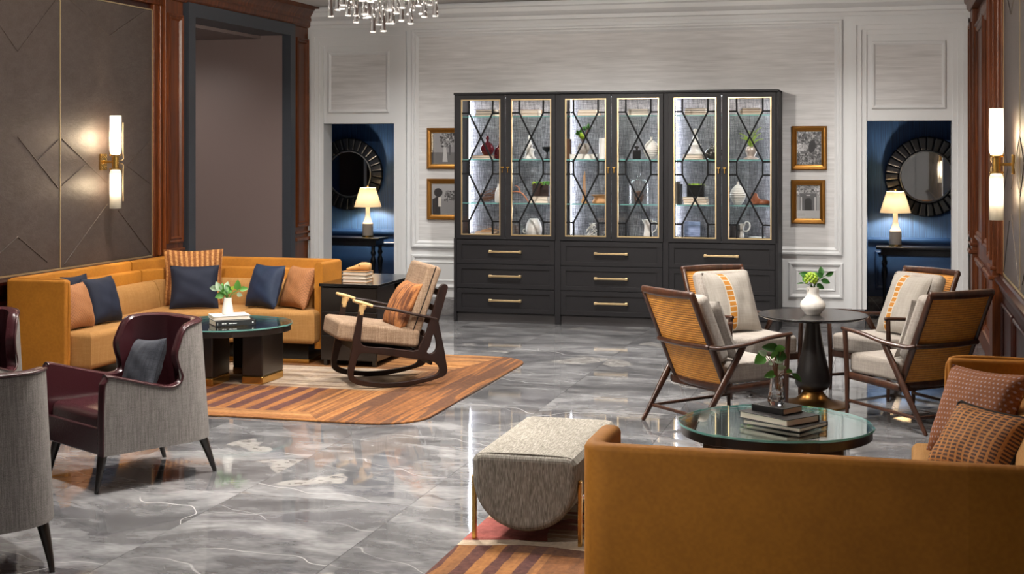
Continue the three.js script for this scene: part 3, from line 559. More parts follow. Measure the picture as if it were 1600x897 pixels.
  { const su = thing('succulent', 'row of yellow green rosette succulents in the black planter', 'succulent', [-1.997, S1 + 0.184, CM]); const g = leafGeo(0.036, 0.02, -0.3, 4); for (let r = 0; r < 6; r++) { const cx = -0.07 + r * 0.028, cz = rr(-0.02, 0.03); for (let i = 0; i < 9; i++) leafAt(su, g, M.leafLime, [cx, 0.004, cz], i * 0.7 + r, i < 4 ? 0.35 : 0.95); } }
  one('marble_jug', 'white marbled arched jug with a small lug on the lowest shelf', 'vase', [-3.757, S0, CM], [latheS([[0.001, 0], [0.075, 0], [0.088, 0.03], [0.09, 0.08], [0.076, 0.14], [0.052, 0.18], [0.046, 0.185], [0.04, 0.18], [0.05, 0.14]], 40), new THREE.TorusGeometry(0.02, 0.007, 8, 16).translate(-0.1, 0.05, 0)], P({ map: tex(256, 256, 0.3, 0.3, (u, v) => { const t = (fbm(u, v, 4, 4, 4, 1201) - 0.5) * 60; return [212 + t, 210 + t, 206 + t]; }), roughness: 0.3 }));
  // middle cabinet
  one('slim_box', 'slim brown upright box at the edge of the middle cabinet', 'box', [-3.372, S2, CM], box(0.05, 0.22, 0.1, 0, 0.11, 0, 0.004), coverMats.brown);
  one('white_box', 'long flat white box under the potted succulent', 'box', [-3.205, S2, CM], [box(0.27, 0.05, 0.15, 0, 0.025, 0, 0.003), box(0.274, 0.006, 0.154, 0, 0.052, 0, 0.002)], M.plaster);
  one('round_pot', 'round two tone stone pot standing on the white box', 'pot', [-3.204, S2 + 0.056, CM], latheS([[0.001, 0], [0.03, 0], [0.06, 0.035], [0.064, 0.07], [0.05, 0.11], [0.044, 0.115], [0.044, 0.1], [0.01, 0.095]]), P({ color: 0x9c938c, roughness: 0.4 }));
  { const pl = thing('jade_plant', 'bushy jade plant with fleshy rounded leaves in round pot', 'plant', [-3.21, S2 + 0.15, CM]); const g = leafGeo(0.05, 0.03, 0.1, 5); for (let b = 0; b < 9; b++) { const a = b * 2.4, r = 0.02 + 0.055 * ((b % 3) / 2), hx = Math.cos(a) * r - 0.012, hz = Math.sin(a) * r * 0.7, hy = 0.06 + 0.13 * ((b * 0.37) % 1); mesh('stem', tube([[0, 0, 0], [hx * 0.5, hy * 0.6, hz * 0.5], [hx, hy, hz]], 0.003, 6, 5), M.twig, pl); for (let i = 0; i < 8; i++) leafAt(pl, g, b % 3 ? M.leaf : M.leafLime, [hx, hy, hz], i * 0.8 + b, i < 3 ? 0.3 : 1.15); } }
  one('cylinder_vase', 'plain white cylinder vase cut off by the middle doors', 'vase', [-2.985, S2, CM], lathe([[0.001, 0], [0.05, 0], [0.052, 0.01], [0.05, 0.225], [0.045, 0.225], [0.045, 0.02], [0.001, 0.016]]), M.porcelain);
  const st = thing('stick_bundle', 'small bundle of upright pale sticks beside a wooden bowl', 'sticks', [-3.197, S1, CM]);
  [[-0.02, 0.3, -0.01], [-0.005, 0.24, 0.02], [0.012, 0.34, 0.0], [0.02, 0.2, 0.02], [0.004, 0.28, -0.02]].forEach(([x, h, z]) => mesh('stick', cyl(0.006, 0.005, h, x, 0, z, 10).rotateZ(x * 2), M.woodTan, st)); mesh('binding', latheS([[0.03, 0], [0.034, 0.01], [0.03, 0.035], [0.022, 0.05]], 20, 10), M.woodTan, st);
  one('wooden_bowl', 'waisted tan wooden bowl on the third shelf', 'bowl', [-3.03, S1, CM], latheS([[0.001, 0], [0.075, 0], [0.078, 0.02], [0.062, 0.05], [0.07, 0.075], [0.092, 0.088], [0.086, 0.09], [0.06, 0.07], [0.001, 0.06]]), M.woodTan);
  const tangle = (label, x, r, n, mat) => { const t = thing('coral_tangle', label, 'coral', [x, S0, CM]); for (let i = 0; i < n; i++) { const a = rr(0, TAU), b = rr(0, TAU); const pts = []; for (let k = 0; k < 5; k++) { const q = a + k * 0.55, e = b + k * 0.4; pts.push([r * Math.cos(q) * Math.cos(e * 0.6), r * 0.95 + r * 0.9 * Math.sin(e), r * 0.7 * Math.sin(q) * Math.cos(e * 0.6)]); } mesh('strand', tube(pts, rr(0.003, 0.005), 14, 5), mat, t); } };
  tangle('white coral tangle on the floor of the middle cabinet, larger', -3.11, 0.075, 20, M.plaster);
  tangle('small coral tangle beside the larger one in the middle cabinet', -2.955, 0.06, 14, M.cement);
  one('perfume_bottle', 'small dark square bottle with a stopper beside ribbed vase', 'bottle', [-2.626, S2, CM], [box(0.09, 0.1, 0.05, 0, 0.05, 0, 0.014), cyl(0.014, 0.014, 0.022, 0, 0.098, 0), cyl(0.03, 0.026, 0.022, 0, 0.118, 0)], M.blackGloss);
  const ribbed = (label, x, y, r, h) => { const pts = smooth([[0.45, 0], [0.8, 0.18], [1, 0.38], [0.98, 0.5], [0.72, 0.7], [0.34, 0.84], [0.16, 0.9], [0.15, 1.0], [0.2, 1.02]], 90).map((p, i) => [r * p.x * (1 + (p.y > 0.12 && p.y < 0.74 ? 0.028 * Math.sin(p.y * 62) : 0)), h * p.y]); one('ribbed_vase', label, 'vase', [x, y, CM], lathe([[0.001, 0], ...pts, [r * 0.1, h * 1.0]], 44), M.plaster, 0, 'ribbed white vases'); };
  ribbed('round ribbed white vase beside the small dark bottle', -2.469, S2, 0.086, 0.235); ribbed('round ribbed white vase beside the brown leather shoe', -1.56, S1, 0.082, 0.235);
  { const c = thing('glass_cloche', 'clear glass bell cloche with a round knob', 'cloche', [-2.606, S1, CM]); mesh('dome', lathe([[0.108, 0], [0.108, 0.19], [0.098, 0.235], [0.07, 0.265], [0.03, 0.28], [0.012, 0.283], [0.012, 0.279], [0.03, 0.275], [0.067, 0.26], [0.094, 0.232], [0.104, 0.19], [0.104, 0]], 48), M.clear, c); mesh('knob', latheS([[0.001, 0.28], [0.014, 0.284], [0.012, 0.293], [0.022, 0.308], [0.02, 0.322], [0.001, 0.33]]), M.clear, c);
    const pc = thing('pine_cone', 'dark pine cone standing under the glass cloche', 'pine cone', [-2.606, S1, CM]); const g = leafGeo(0.034, 0.03, -0.5, 4); mesh('core', latheS([[0.001, 0], [0.03, 0.02], [0.034, 0.07], [0.014, 0.13], [0.001, 0.14]]), M.twig, pc); for (let i = 0; i < 46; i++) { const y = 0.012 + i * 0.0026, r = 0.03 * Math.sin(Math.PI * (0.15 + 0.8 * i / 50)); leafAt(pc, g, M.twig, [r * Math.sin(i * 2.4), y, r * Math.cos(i * 2.4)], i * 2.4, 0.9, 0, 1, 'scale'); } }
  { const p = thing('pitcher', 'slim white ceramic pitcher on the floor of middle cabinet', 'pitcher', [-2.505, S0, CM]); mesh('body', [latheS([[0.001, 0], [0.046, 0], [0.05, 0.02], [0.042, 0.1], [0.046, 0.17], [0.05, 0.19], [0.044, 0.19], [0.038, 0.11]]), new THREE.ConeGeometry(0.022, 0.05, 10).rotateZ(0.9).translate(-0.05, 0.175, 0)], M.porcelain, p); mesh('handle', tube([[0.044, 0.17, 0], [0.085, 0.165, 0], [0.088, 0.09, 0], [0.046, 0.05, 0]], 0.007, 20, 8), M.porcelain, p); }
  // right cabinet
  one('sculpted_bottle', 'white sculpted bottle with flared shoulders on two books', 'ornament', [-2.004, S2 + 0.05, CM], lathe([[0.001, 0], [0.085, 0], [0.082, 0.015], [0.06, 0.035], [0.045, 0.075], [0.065, 0.1], [0.068, 0.108], [0.036, 0.118], [0.03, 0.14], [0.034, 0.165], [0.02, 0.2], [0.016, 0.225], [0.022, 0.25], [0.016, 0.272], [0.001, 0.275]]), M.porcelain);
  { const tp = thing('silver_teapot', 'dark silver teapot with a knobbed lid behind the door stile', 'teapot', [-1.835, S2, CM - 0.06]); const sm = P({ color: 0x6a6864, roughness: 0.2, metalness: 0.9 }); mesh('body', latheS([[0.001, 0], [0.05, 0], [0.075, 0.04], [0.078, 0.075], [0.055, 0.115], [0.03, 0.125]]), sm, tp); mesh('lid', latheS([[0.04, 0.122], [0.03, 0.14], [0.01, 0.147], [0.016, 0.162], [0.001, 0.172]]), sm, tp); mesh('spout', tube([[-0.06, 0.05, 0], [-0.095, 0.08, 0], [-0.11, 0.12, 0]], 0.009, 12, 8), sm, tp); mesh('handle', tube([[0.06, 0.1, 0], [0.1, 0.1, 0], [0.095, 0.04, 0], [0.065, 0.035, 0]], 0.006, 16, 8), sm, tp); }
  const bl = thing('blue_box', 'pale blue striped cloth book leaning on the lowest shelf', 'book', [-2.04, S0 + 0.012, CM - 0.02]); mesh('cover', box(0.165, 0.16, 0.02, 0, 0.079, 0, 0.003).rotateX(-0.14).translate(0, 0.004, 0), P({ map: tex(128, 128, 0.16, 0.16, (u, v) => { const t = (fbm(u, v, 3, 24, 2, 811) - 0.5) * 70; return [136 + t, 152 + t, 190 + t]; }), roughness: 0.8 }), bl); mesh('pages', box(0.155, 0.15, 0.012, 0.003, 0.079, -0.002).rotateX(-0.14).translate(0, 0.005, 0), M.paper, bl);
  one('dark_tray', 'low dark tray under the leaning blue book', 'tray', [-2.0, S0, CM], [box(0.235, 0.006, 0.17, 0, 0.003, 0, 0.002), box(0.235, 0.012, 0.006, 0, 0.006, 0.085, 0.002), box(0.235, 0.012, 0.006, 0, 0.006, -0.085, 0.002)], M.ebony);
  one('fern_pot', 'round silvered pot holding the bright fern', 'pot', [-1.424, S2, CM], latheS([[0.001, 0], [0.075, 0], [0.078, 0.012], [0.04, 0.03], [0.058, 0.07], [0.06, 0.1], [0.045, 0.13], [0.04, 0.132], [0.04, 0.12], [0.001, 0.115]]), P({ color: 0xb8aaa0, roughness: 0.3, metalness: 0.4 }));
  { const fe = thing('fern', 'bright lime green fern spreading from the silvered pot', 'fern', [-1.424, S2 + 0.115, CM]); const gl = leafGeo(0.036, 0.012, 0.2, 3);
    for (let f = 0; f < 15; f++) { const a = f * 2.39996, out = rr(0.06, 0.14), up = rr(0.1, 0.24) * (f % 4 === 0 ? 1.1 : 0.8), bits = []; const c = new THREE.CatmullRomCurve3([V(0, 0, 0), V(Math.cos(a) * out * 0.45, up * 0.75, Math.sin(a) * out * 0.4), V(Math.cos(a) * out, up, Math.sin(a) * out * 0.7)]); bits.push(clean(new THREE.TubeGeometry(c, 8, 0.0016, 4)));
      for (let i = 2; i < 12; i++) for (const s of [-1, 1]) { const p = c.getPoint(i / 12), m = new THREE.Matrix4().compose(p, new THREE.Quaternion().setFromEuler(new THREE.Euler(0.9, -a + s * 1.25 + Math.PI / 2, 0, 'YXZ')), V(1, 1, 1).multiplyScalar(1.15 - i / 14)); bits.push(clean(gl.clone().applyMatrix4(m))); }
      mesh('frond', bits, M.leafLime, fe); } }
  { const sh = thing('leather_shoe', 'brown leather shoe with a raised back beside ribbed vase', 'shoe', [-1.328, S1, CM]); const le = P({ color: 0x8a4a26, roughness: 0.35 });
    mesh('upper', latheS([[0.001, 0], [0.03, 0.0], [0.034, 0.02], [0.03, 0.035], [0.015, 0.045], [0.001, 0.046]], 20, 16).scale(1.9, 1, 1.1).translate(0.035, 0.008, 0), le, sh); mesh('heel_counter', extrude(shapeOf(spline2([[-0.09, 0.006], [-0.02, 0.006], [0.02, 0.04], [-0.02, 0.075], [-0.035, 0.115], [-0.085, 0.125]], 30, true)), 0.06, 0.012, 3).translate(0, 0, -0.03), le, sh); mesh('sole', box(0.19, 0.008, 0.062, 0.0, 0.004, 0, 0.003), M.ebony, sh); }
  one('glazed_pot', 'grey glazed pot half hidden at the door edge', 'pot', [-1.6, S0, CM], lathe([[0.001, 0], [0.05, 0], [0.06, 0.03], [0.056, 0.13], [0.064, 0.15], [0.056, 0.15], [0.05, 0.05], [0.001, 0.04]]), P({ color: 0x4c4a4c, roughness: 0.35 }));
  { const j = thing('loop_jug', 'slim white jug with one large loop handle', 'jug', [-1.52, S0, CM]); mesh('body', latheS([[0.001, 0], [0.024, 0], [0.022, 0.07], [0.022, 0.14], [0.026, 0.16], [0.018, 0.16]]), M.porcelain, j); mesh('handle', tube([[0.02, 0.13, 0], [0.045, 0.18, 0], [0.078, 0.165, 0], [0.082, 0.12, 0], [0.055, 0.085, 0], [0.02, 0.085, 0]], 0.008, 30, 8), M.porcelain, j); }
  one('shallow_dish', 'shallow white dish on the lowest shelf at far right', 'dish', [-1.358, S0, CM], lathe([[0.001, 0], [0.05, 0], [0.054, 0.006], [0.092, 0.02], [0.09, 0.024], [0.05, 0.011], [0.001, 0.009]]), M.porcelain);
}

// ================================================================== PICTURES
function photoPrint(k) {
  return canvasTex(192, 240, (c, w, h) => {
    c.fillStyle = ['#8f8f92', '#a4a4a6', '#5c5d60', '#9b9b9c'][k]; c.fillRect(0, 0, w, h);
    const R = (n, f) => { for (let i = 0; i < n; i++) f(); };
    const blot = (x, y, r, g) => { c.fillStyle = `rgb(${g},${g},${g + 2})`; c.beginPath(); c.arc(x, y, r, 0, TAU); c.fill(); };
    if (k === 0) { c.fillStyle = '#6a6a6c'; c.fillRect(0, 150, w, 90); R(220, () => blot(rr(70, 192), rr(0, 110), rr(3, 9), Math.floor(rr(30, 190)))); c.fillStyle = '#55555a'; c.fillRect(130, 90, 14, 80); c.fillStyle = '#b9b9ba'; c.beginPath(); c.moveTo(92, 110); c.lineTo(110, 110); c.lineTo(122, 220); c.lineTo(84, 220); c.fill(); blot(101, 100, 9, 150); c.fillStyle = '#3c3c3f'; c.fillRect(0, 0, 16, h); }
    if (k === 1) { c.fillStyle = '#87878a'; c.fillRect(0, 120, w, 120); R(90, () => blot(rr(100, 192), rr(60, 130), rr(3, 9), Math.floor(rr(50, 140)))); c.fillStyle = '#2c2c30'; c.beginPath(); c.arc(52, 70, 32, 0, TAU); c.fill(); c.beginPath(); c.moveTo(10, 120); c.lineTo(60, 90); c.lineTo(70, 240); c.lineTo(10, 240); c.fill(); c.fillStyle = '#d2cfc8'; c.fillRect(52, 105, 22, 70); c.fillStyle = '#4a4a4e'; c.fillRect(120, 70, 3, 70); }
    if (k === 2) { R(500, () => blot(rr(0, w), rr(0, h), rr(3, 10), Math.floor(rr(40, 190)))); c.fillStyle = '#242428'; c.beginPath(); c.ellipse(118, 110, 26, 46, 0.2, 0, TAU); c.fill(); R(160, () => blot(rr(0, w), rr(160, h), rr(2, 7), Math.floor(rr(25, 170)))); R(40, () => blot(rr(10, 80), rr(90, 140), rr(4, 9), Math.floor(rr(150, 205)))); }
    if (k === 3) { R(260, () => blot(rr(0, w), rr(0, 80), rr(3, 9), Math.floor(rr(60, 210)))); c.fillStyle = '#5d5d60'; c.fillRect(30, 60, 132, 120); c.fillStyle = '#26262a'; c.beginPath(); c.arc(96, 120, 28, Math.PI, 0); c.fill(); c.fillRect(68, 120, 56, 60); c.fillStyle = '#c2c2c3'; c.fillRect(36, 86, 12, 94); c.fillRect(144, 86, 12, 94); c.fillRect(82, 70, 30, 8); c.fillStyle = '#b4b4b5'; c.fillRect(0, 180, w, 60); }
  });
}
const gold = P({ color: 0x8c6028, roughness: 0.32, metalness: 0.75 });
[[-5.067, -4.66, 1.641, 2.103, 'gold framed grey photograph, upper one left of the cabinets'], [-5.067, -4.66, 1.07, 1.532, 'gold framed grey photograph, lower one left of the cabinets'], [-1.03, -0.665, 1.645, 2.106, 'gold framed photograph of dark foliage, upper one right of the cabinets'], [-1.033, -0.68, 1.08, 1.54, 'gold framed photograph of an arched doorway, lower right']].forEach(([a, b, y0, y1, label], k) => {
  const w = b - a, h = y1 - y0, t = thing('framed_picture', label, 'picture', [(a + b) / 2, y0, ZB + 0.012]);
  mesh('frame', frameXY(-w / 2, w / 2, 0, h, [[0, 0], [0.02, 0], [0.03, 0.01], [0.03, 0.02], [0.016, 0.05], [0.01, 0.058], [0, 0.058]]), gold, t);
  mesh('frame_beading', frameXY(-w / 2 + 0.05, w / 2 - 0.05, 0.05, h - 0.05, [[0.008, 0], [0.017, 0.003], [0.008, 0.008]]), M.brassSoft, t);
  const pr = mesh('photograph', new THREE.PlaneGeometry(w - 0.1, h - 0.1).translate(0, h / 2, 0.008), P({ map: photoPrint(k), roughness: 0.5 }), t, true);
  mesh('glazing', span(-w / 2 + 0.05, w / 2 - 0.05, 0.05, h - 0.05, 0.0105, 0.012), M.pane, t);
});

// ================================================================== WALL LAMPS
const M_sconce = P({ color: 0xffffff, emissive: 0xffe9cc, emissiveIntensity: 2.0, roughness: 0.5 });
const M_frost = P({ color: 0xf4f4f2, transmission: 0.75, thickness: 0, roughness: 0.65 });
function sconce(label, s, xt, z) {                       // s = +1 on the left wall; local x points out of the wall
  const wallX = s > 0 ? XL + 0.012 : XR - 0.012, t = thing('wall_sconce', label, 'wall lamp', [wallX, 1.75, z], s > 0 ? 0 : Math.PI);
  const ox = Math.abs(xt - wallX);
  mesh('back_plate', box(0.02, 0.14, 0.1, 0.01, 0, 0, 0.005), M.brass, t);
  mesh('arm', [box(ox - 0.03, 0.022, 0.022, (ox - 0.03) / 2 + 0.015, 0, 0, 0.004), cyl(0.03, 0.03, 0.1, ox, -0.05, 0), cyl(0.05, 0.05, 0.012, ox, 0.052, 0), cyl(0.05, 0.05, 0.012, ox, -0.064, 0)], M.brass, t);
  for (const q of [1, -1]) {
    const tb = mesh('glass_tube', lathe([[0.02, 0.062], [0.041, 0.07], [0.05, 0.1], [0.05, 0.4], [0.0475, 0.4], [0.0475, 0.1], [0.039, 0.073], [0.02, 0.066]], 32).scale(1, q, 1).translate(ox, 0, 0), M_frost, t);
    mesh('glow_tube', new THREE.CapsuleGeometry(0.037, 0.15, 6, 20).translate(ox, q * 0.2, 0), M_sconce, t);
    mesh('bracket', tube([[ox + 0.02, q * 0.012, -0.05 * s], [ox + 0.03, q * 0.02, -0.075 * s], [ox + 0.03, q * 0.08, -0.075 * s], [ox + 0.03, q * 0.34, -0.075 * s]], 0.005, 20, 8), M.brassSoft, t);
    const L = new THREE.PointLight(0xffe2bd, 2.6, 0, 2); L.name = 'bulb'; L.position.set(ox, q * 0.2, 0); L.castShadow = true; L.shadow.radius = 2; t.add(L);
  }
}
sconce('brass wall sconce with two frosted tubes on the left padded wall', 1, -6.459, -10.78);
sconce('brass wall sconce with two frosted tubes on the right padded wall', -1, 0.716, -10.62);

// ================================================================== LOBBY: consoles, lamps, mirrors
const M_shade = P({ color: 0xe8d6b4, transmission: 0.035, thickness: 0, roughness: 0.95 });
const M_bulb = P({ color: 0xffffff, emissive: 0xffe6bd, emissiveIntensity: 5 });
[[-6.27, 'left', -6.62, 1], [0.028, 'right', 0.37, -1]].forEach(([lx, side, mx, s]) => {
  const zc = -16.33;
  const c = thing('console_table', `black console table with turned legs in the ${side} blue lobby`, 'table', [mx, 0, zc]);
  const cx0 = -0.55, cx1 = 0.55;
  mesh('top', span(cx0, cx1, 0.745, 0.775, -0.17, 0.17, 0.006), M.blackBlue, c); mesh('apron', span(cx0 + 0.05, cx1 - 0.05, 0.68, 0.745, -0.14, 0.14), M.blackBlue, c);
  for (const [a, b] of [[-0.46, -0.12], [0.46, -0.12], [-0.46, 0.12], [0.46, 0.12]]) mesh('leg', latheS([[0.001, 0], [0.022, 0], [0.022, 0.06], [0.03, 0.09], [0.018, 0.14], [0.022, 0.4], [0.034, 0.5], [0.02, 0.55], [0.032, 0.59], [0.022, 0.62], [0.026, 0.69]], 20, 50).translate(a, 0, b), M.blackBlue, c);
  const l = thing('table_lamp', `white necked table lamp with cream shade in the ${side} blue doorway`, 'lamp', [lx, 0.776, zc + 0.02]);
  mesh('base', cyl(0.07, 0.07, 0.022, 0, 0, 0, 32), M.brass, l); mesh('cement_block', cyl(0.066, 0.066, 0.14, 0, 0.022, 0, 32), M.cement, l);
  mesh('neck', latheS([[0.001, 0.162], [0.064, 0.162], [0.05, 0.2], [0.032, 0.26], [0.026, 0.34], [0.024, 0.38], [0.001, 0.382]]), M.porcelain, l);
  mesh('lamp_shade', lathe([[0.168, 0.375], [0.17, 0.378], [0.097, 0.612], [0.095, 0.612]], 48), M_shade, l);
  mesh('finial', [cyl(0.004, 0.004, 0.25, 0, 0.38, 0, 8), latheS([[0.001, 0.625], [0.008, 0.628], [0.008, 0.64], [0.001, 0.648]], 12, 10)], M.brass, l);
  mesh('bulb', new THREE.SphereGeometry(0.03, 16, 12).translate(0, 0.47, 0), M_bulb, l);
  const L = new THREE.PointLight(0xffe8cc, 4.6, 0, 2); L.name = 'bulb_light'; L.position.set(0, 0.47, 0); L.castShadow = true; L.shadow.radius = 1.5; l.add(L);
  const m = thing('round_mirror', `round mirror in a dark pleated frame in the ${side} blue lobby`, 'mirror', [mx, 1.553, -16.62]);
  mesh('mirror_glass', new THREE.CylinderGeometry(0.285, 0.285, 0.012, 64).rotateX(Math.PI / 2).translate(0, 0, 0.05), M.mirror, m);
  mesh('inner_ring', new THREE.TorusGeometry(0.288, 0.012, 10, 72).translate(0, 0, 0.055), M.steel, m);
  mesh('backing', new THREE.CylinderGeometry(0.44, 0.44, 0.02, 48).rotateX(Math.PI / 2).translate(0, 0, 0.015), M.blackBlue, m);
  const pg = box(0.155, 0.092, 0.05, 0, 0, 0, 0.02); { const p = pg.attributes.position; for (let i = 0; i < p.count; i++) { const f = (p.getX(i) + 0.0775) / 0.155; p.setY(i, p.getY(i) * (0.68 + 0.36 * f)); p.setZ(i, p.getZ(i) + 0.02 * f); } pg.computeVertexNormals(); }
  for (let i = 0; i < 30; i++) { const a = i / 30 * TAU; share('pleat', pg, M.blackBlue, m, [Math.cos(a) * 0.378, Math.sin(a) * 0.378, 0.05], [0, 0, a]); }
});

// ================================================================== CHANDELIER
{
  const t = thing('chandelier', 'chandelier of clear flared glass drops hanging from the ceiling', 'chandelier', [-2.92, HC, -7.85]);
  mesh('canopy', lathe([[0.001, -0.03], [0.12, -0.03], [0.13, -0.02], [0.13, -0.001], [0.001, -0.001]], 40), M.steel, t); mesh('stem', cyl(0.012, 0.012, 0.3, 0, -0.32, 0, 12), M.steel, t);
  mesh('frame_ring', [0.3, 0.2, 0.1].map(r => new THREE.TorusGeometry(r, 0.006, 8, 48).rotateX(Math.PI / 2).translate(0, -0.33, 0)).concat([0, 1, 2].map(i => box(0.6, 0.01, 0.012, 0, -0.33, 0).rotateY(i * Math.PI / 3))), M.steel, t);
  const drop = (L) => lathe([[0.001, 0], [0.016, 0.0], [0.0185, 0.004], [0.017, 0.012], [0.012, L * 0.4], [0.008, L * 0.8], [0.006, L], [0.001, L]], 14), gs = [drop(0.2), drop(0.26), drop(0.32)];
  const G_tip = lathe([[0.001, -0.003], [0.017, -0.003], [0.0195, 0.002], [0.017, 0.009]], 14);
  let n = 0;
  for (const [r, c, lo] of [[0.31, 26, -0.86], [0.245, 22, -0.88], [0.17, 16, -0.92], [0.09, 9, -0.95], [0.0, 1, -0.97]]) for (let i = 0; i < c; i++) { const a = i / c * TAU + r * 9, L = [0.2, 0.26, 0.32][n % 3], y = lo + ((n * 0.618) % 1) * 0.22; { const dr = share('glass_drop', gs[n % 3], M.crystal, t, [Math.cos(a) * r, y, Math.sin(a) * r], [rr(-0.03, 0.03), 0, rr(-0.03, 0.03)]); share('tip', G_tip, M.crystalTip, dr); } if (y + L < -0.34) mesh('wire', cyl(0.0012, 0.0012, -0.33 - y - L, Math.cos(a) * r, y + L, Math.sin(a) * r, 4), M.steel, t); n++; }
  for (let i = 0; i < 4; i++) { const a = i * Math.PI / 2 + 0.4, x = Math.cos(a) * 0.14, z = Math.sin(a) * 0.14; mesh('bulb', new THREE.SphereGeometry(0.025, 14, 10).translate(x, -0.45, z), M_bulb, t); const L = new THREE.PointLight(0xfff6ea, CHANDELIER_CD, 0, 2); L.name = 'bulb_light'; L.position.set(x, -0.45, z); L.castShadow = true; L.shadow.radius = 1.2; t.add(L); }
}

// ================================================================== RUGS
function rug(label, x0, x1, z0, z1, paint) {
  const R = 0.36, pts = [], W = x1 - x0, Ld = z1 - z0;
  for (const [cx, cz, a0] of [[x1 - R, z1 - R, 0], [x0 + R, z1 - R, 90], [x0 + R, z0 + R, 180], [x1 - R, z0 + R, 270]]) for (let i = 0; i <= 10; i++) { const a = (a0 + i * 9) * D; pts.push([cx + R * Math.cos(a), cz + R * Math.sin(a)]); }
  const mx = (x0 + x1) / 2, mz = (z0 + z1) / 2;
  const t = tex(1024, 1024, 1, 1, (u, v) => {
    const g = (fbm(u, v, 160, 160, 2, 911) - 0.5) * 30;
    const alongX = (k, f) => fbm(u, v, 4, f, 3, k), alongZ = (k, f) => fbm(u, v, f, 4, 3, k);
    const c = paint(x0 + u * W + (fbm(u, v, 9, 9, 3, 921) - 0.5) * 0.05, z0 + v * Ld + (fbm(u, v, 9, 9, 3, 925) - 0.5) * 0.05, alongX, alongZ);
    return [c[0] + g, c[1] + g * 0.85, c[2] + g * 0.7];
  });
  const m = mesh('rug', slabY(pts.map(([x, z]) => [x - mx, z - mz]), 0.001, 0.014, 0.004, 2), P({ map: t, roughness: 0.95, bumpMap: grey(256, 256, 0.1, 0.1, (u, v) => fbm(u, v, 60, 60, 2, 961)), bumpScale: 0.002 }));
  const p = m.geometry.attributes.position, uv = m.geometry.attributes.uv;
  for (let i = 0; i < p.count; i++) uv.setXY(i, p.getX(i) / W + 0.5, p.getZ(i) / Ld + 0.5);
  m.material.bumpMap.repeat.set(30, 30);
  m.position.set(mx, 0, mz);
  tag(m, label, 'rug');
}
const GOLD = [142, 90, 40], BROWN = [94, 56, 26], MAROON = [70, 36, 34], TANC = [158, 112, 64], CREAM = [178, 162, 144], DKB = [62, 36, 22];
rug('streaked orange and maroon rug under the rocking chair', -6.0, -3.08, -12.05, -8.88, (x, z, aX, aZ) => {
  const sx = aX(931, 60), fx = aX(935, 150), sz = aZ(941, 60), fz = aZ(945, 150);
  const strip = () => { let c = mix(BROWN, GOLD, sst(0.3, 0.7, sz * 0.6 + fz * 0.4)); if (x < -4.15) { const q = ((x + 8) * 6.2) % 1; c = mix(c, q < 0.56 ? MAROON : GOLD, q < 0.56 ? 0.85 : 0.4); } else if (x > -3.72) c = mix(c, DKB, 0.75 * sst(0.5, 0.66, sz)); else c = mix(c, TANC, 0.45 * sst(0.4, 0.6, fz)); return c; };
  if (z > -9.14 && x < -3.95 + (z + 9.14) * 0.6) { const c = mix(BROWN, TANC, sst(0.25, 0.65, sx)); return z > -8.99 ? mix(c, GOLD, 0.6) : mix(c, TANC, 0.5); }
  if (x > -3.6 + 0.25 * Math.max(0, -11 - z) || z > -10.06) return strip();
  if (z < -11.1) { const c = mix(BROWN, GOLD, sst(0.3, 0.7, sx)); return mix(c, [196, 150, 96], 0.5 * sst(0.45, 0.62, fx)); }
  const k = sst(-10.06, -10.12, z); return mix(strip(), mix(CREAM, [134, 112, 92], sst(0.45, 0.7, sx * 0.6 + fx * 0.4)), 0.92 * k * sst(-3.62, -3.95, x));
});
rug('streaked brown and maroon rug under the bench, bottom edge of picture', -1.96, 0.6, -7.3, -4.2, (x, z, aX, aZ) => {
  const sx = aX(951, 60), fx = aX(955, 150), sz = aZ(961, 60), fz = aZ(965, 150);
  const edge = -6.3 - 0.06 * Math.sin((x + 1.9) * 4);
  if (z > edge + 0.04) { let c = mix(BROWN, GOLD, sst(0.3, 0.7, sz * 0.6 + fz * 0.4)); if (x < -1.5) { const q = ((x + 8) * 7.5) % 1; c = mix(c, q < 0.45 ? MAROON : TANC, q < 0.45 ? 0.85 : 0.35); } else c = mix(c, BROWN, 0.5); return z < edge + 0.16 && x > -1.72 ? mix(c, DKB, 0.7) : c; }
  if (z > edge - 0.05) return mix(CREAM, TANC, 0.2 * sx);
  if (z > -6.72 && x < -1.62 + 0.2 * (z + 6.7)) return mix([150, 78, 70], [112, 54, 50], sx);
  return mix(mix(CREAM, [120, 62, 54], sst(0.5, 0.56, sx)), BROWN, 0.5 * sst(0.55, 0.62, fx));
});

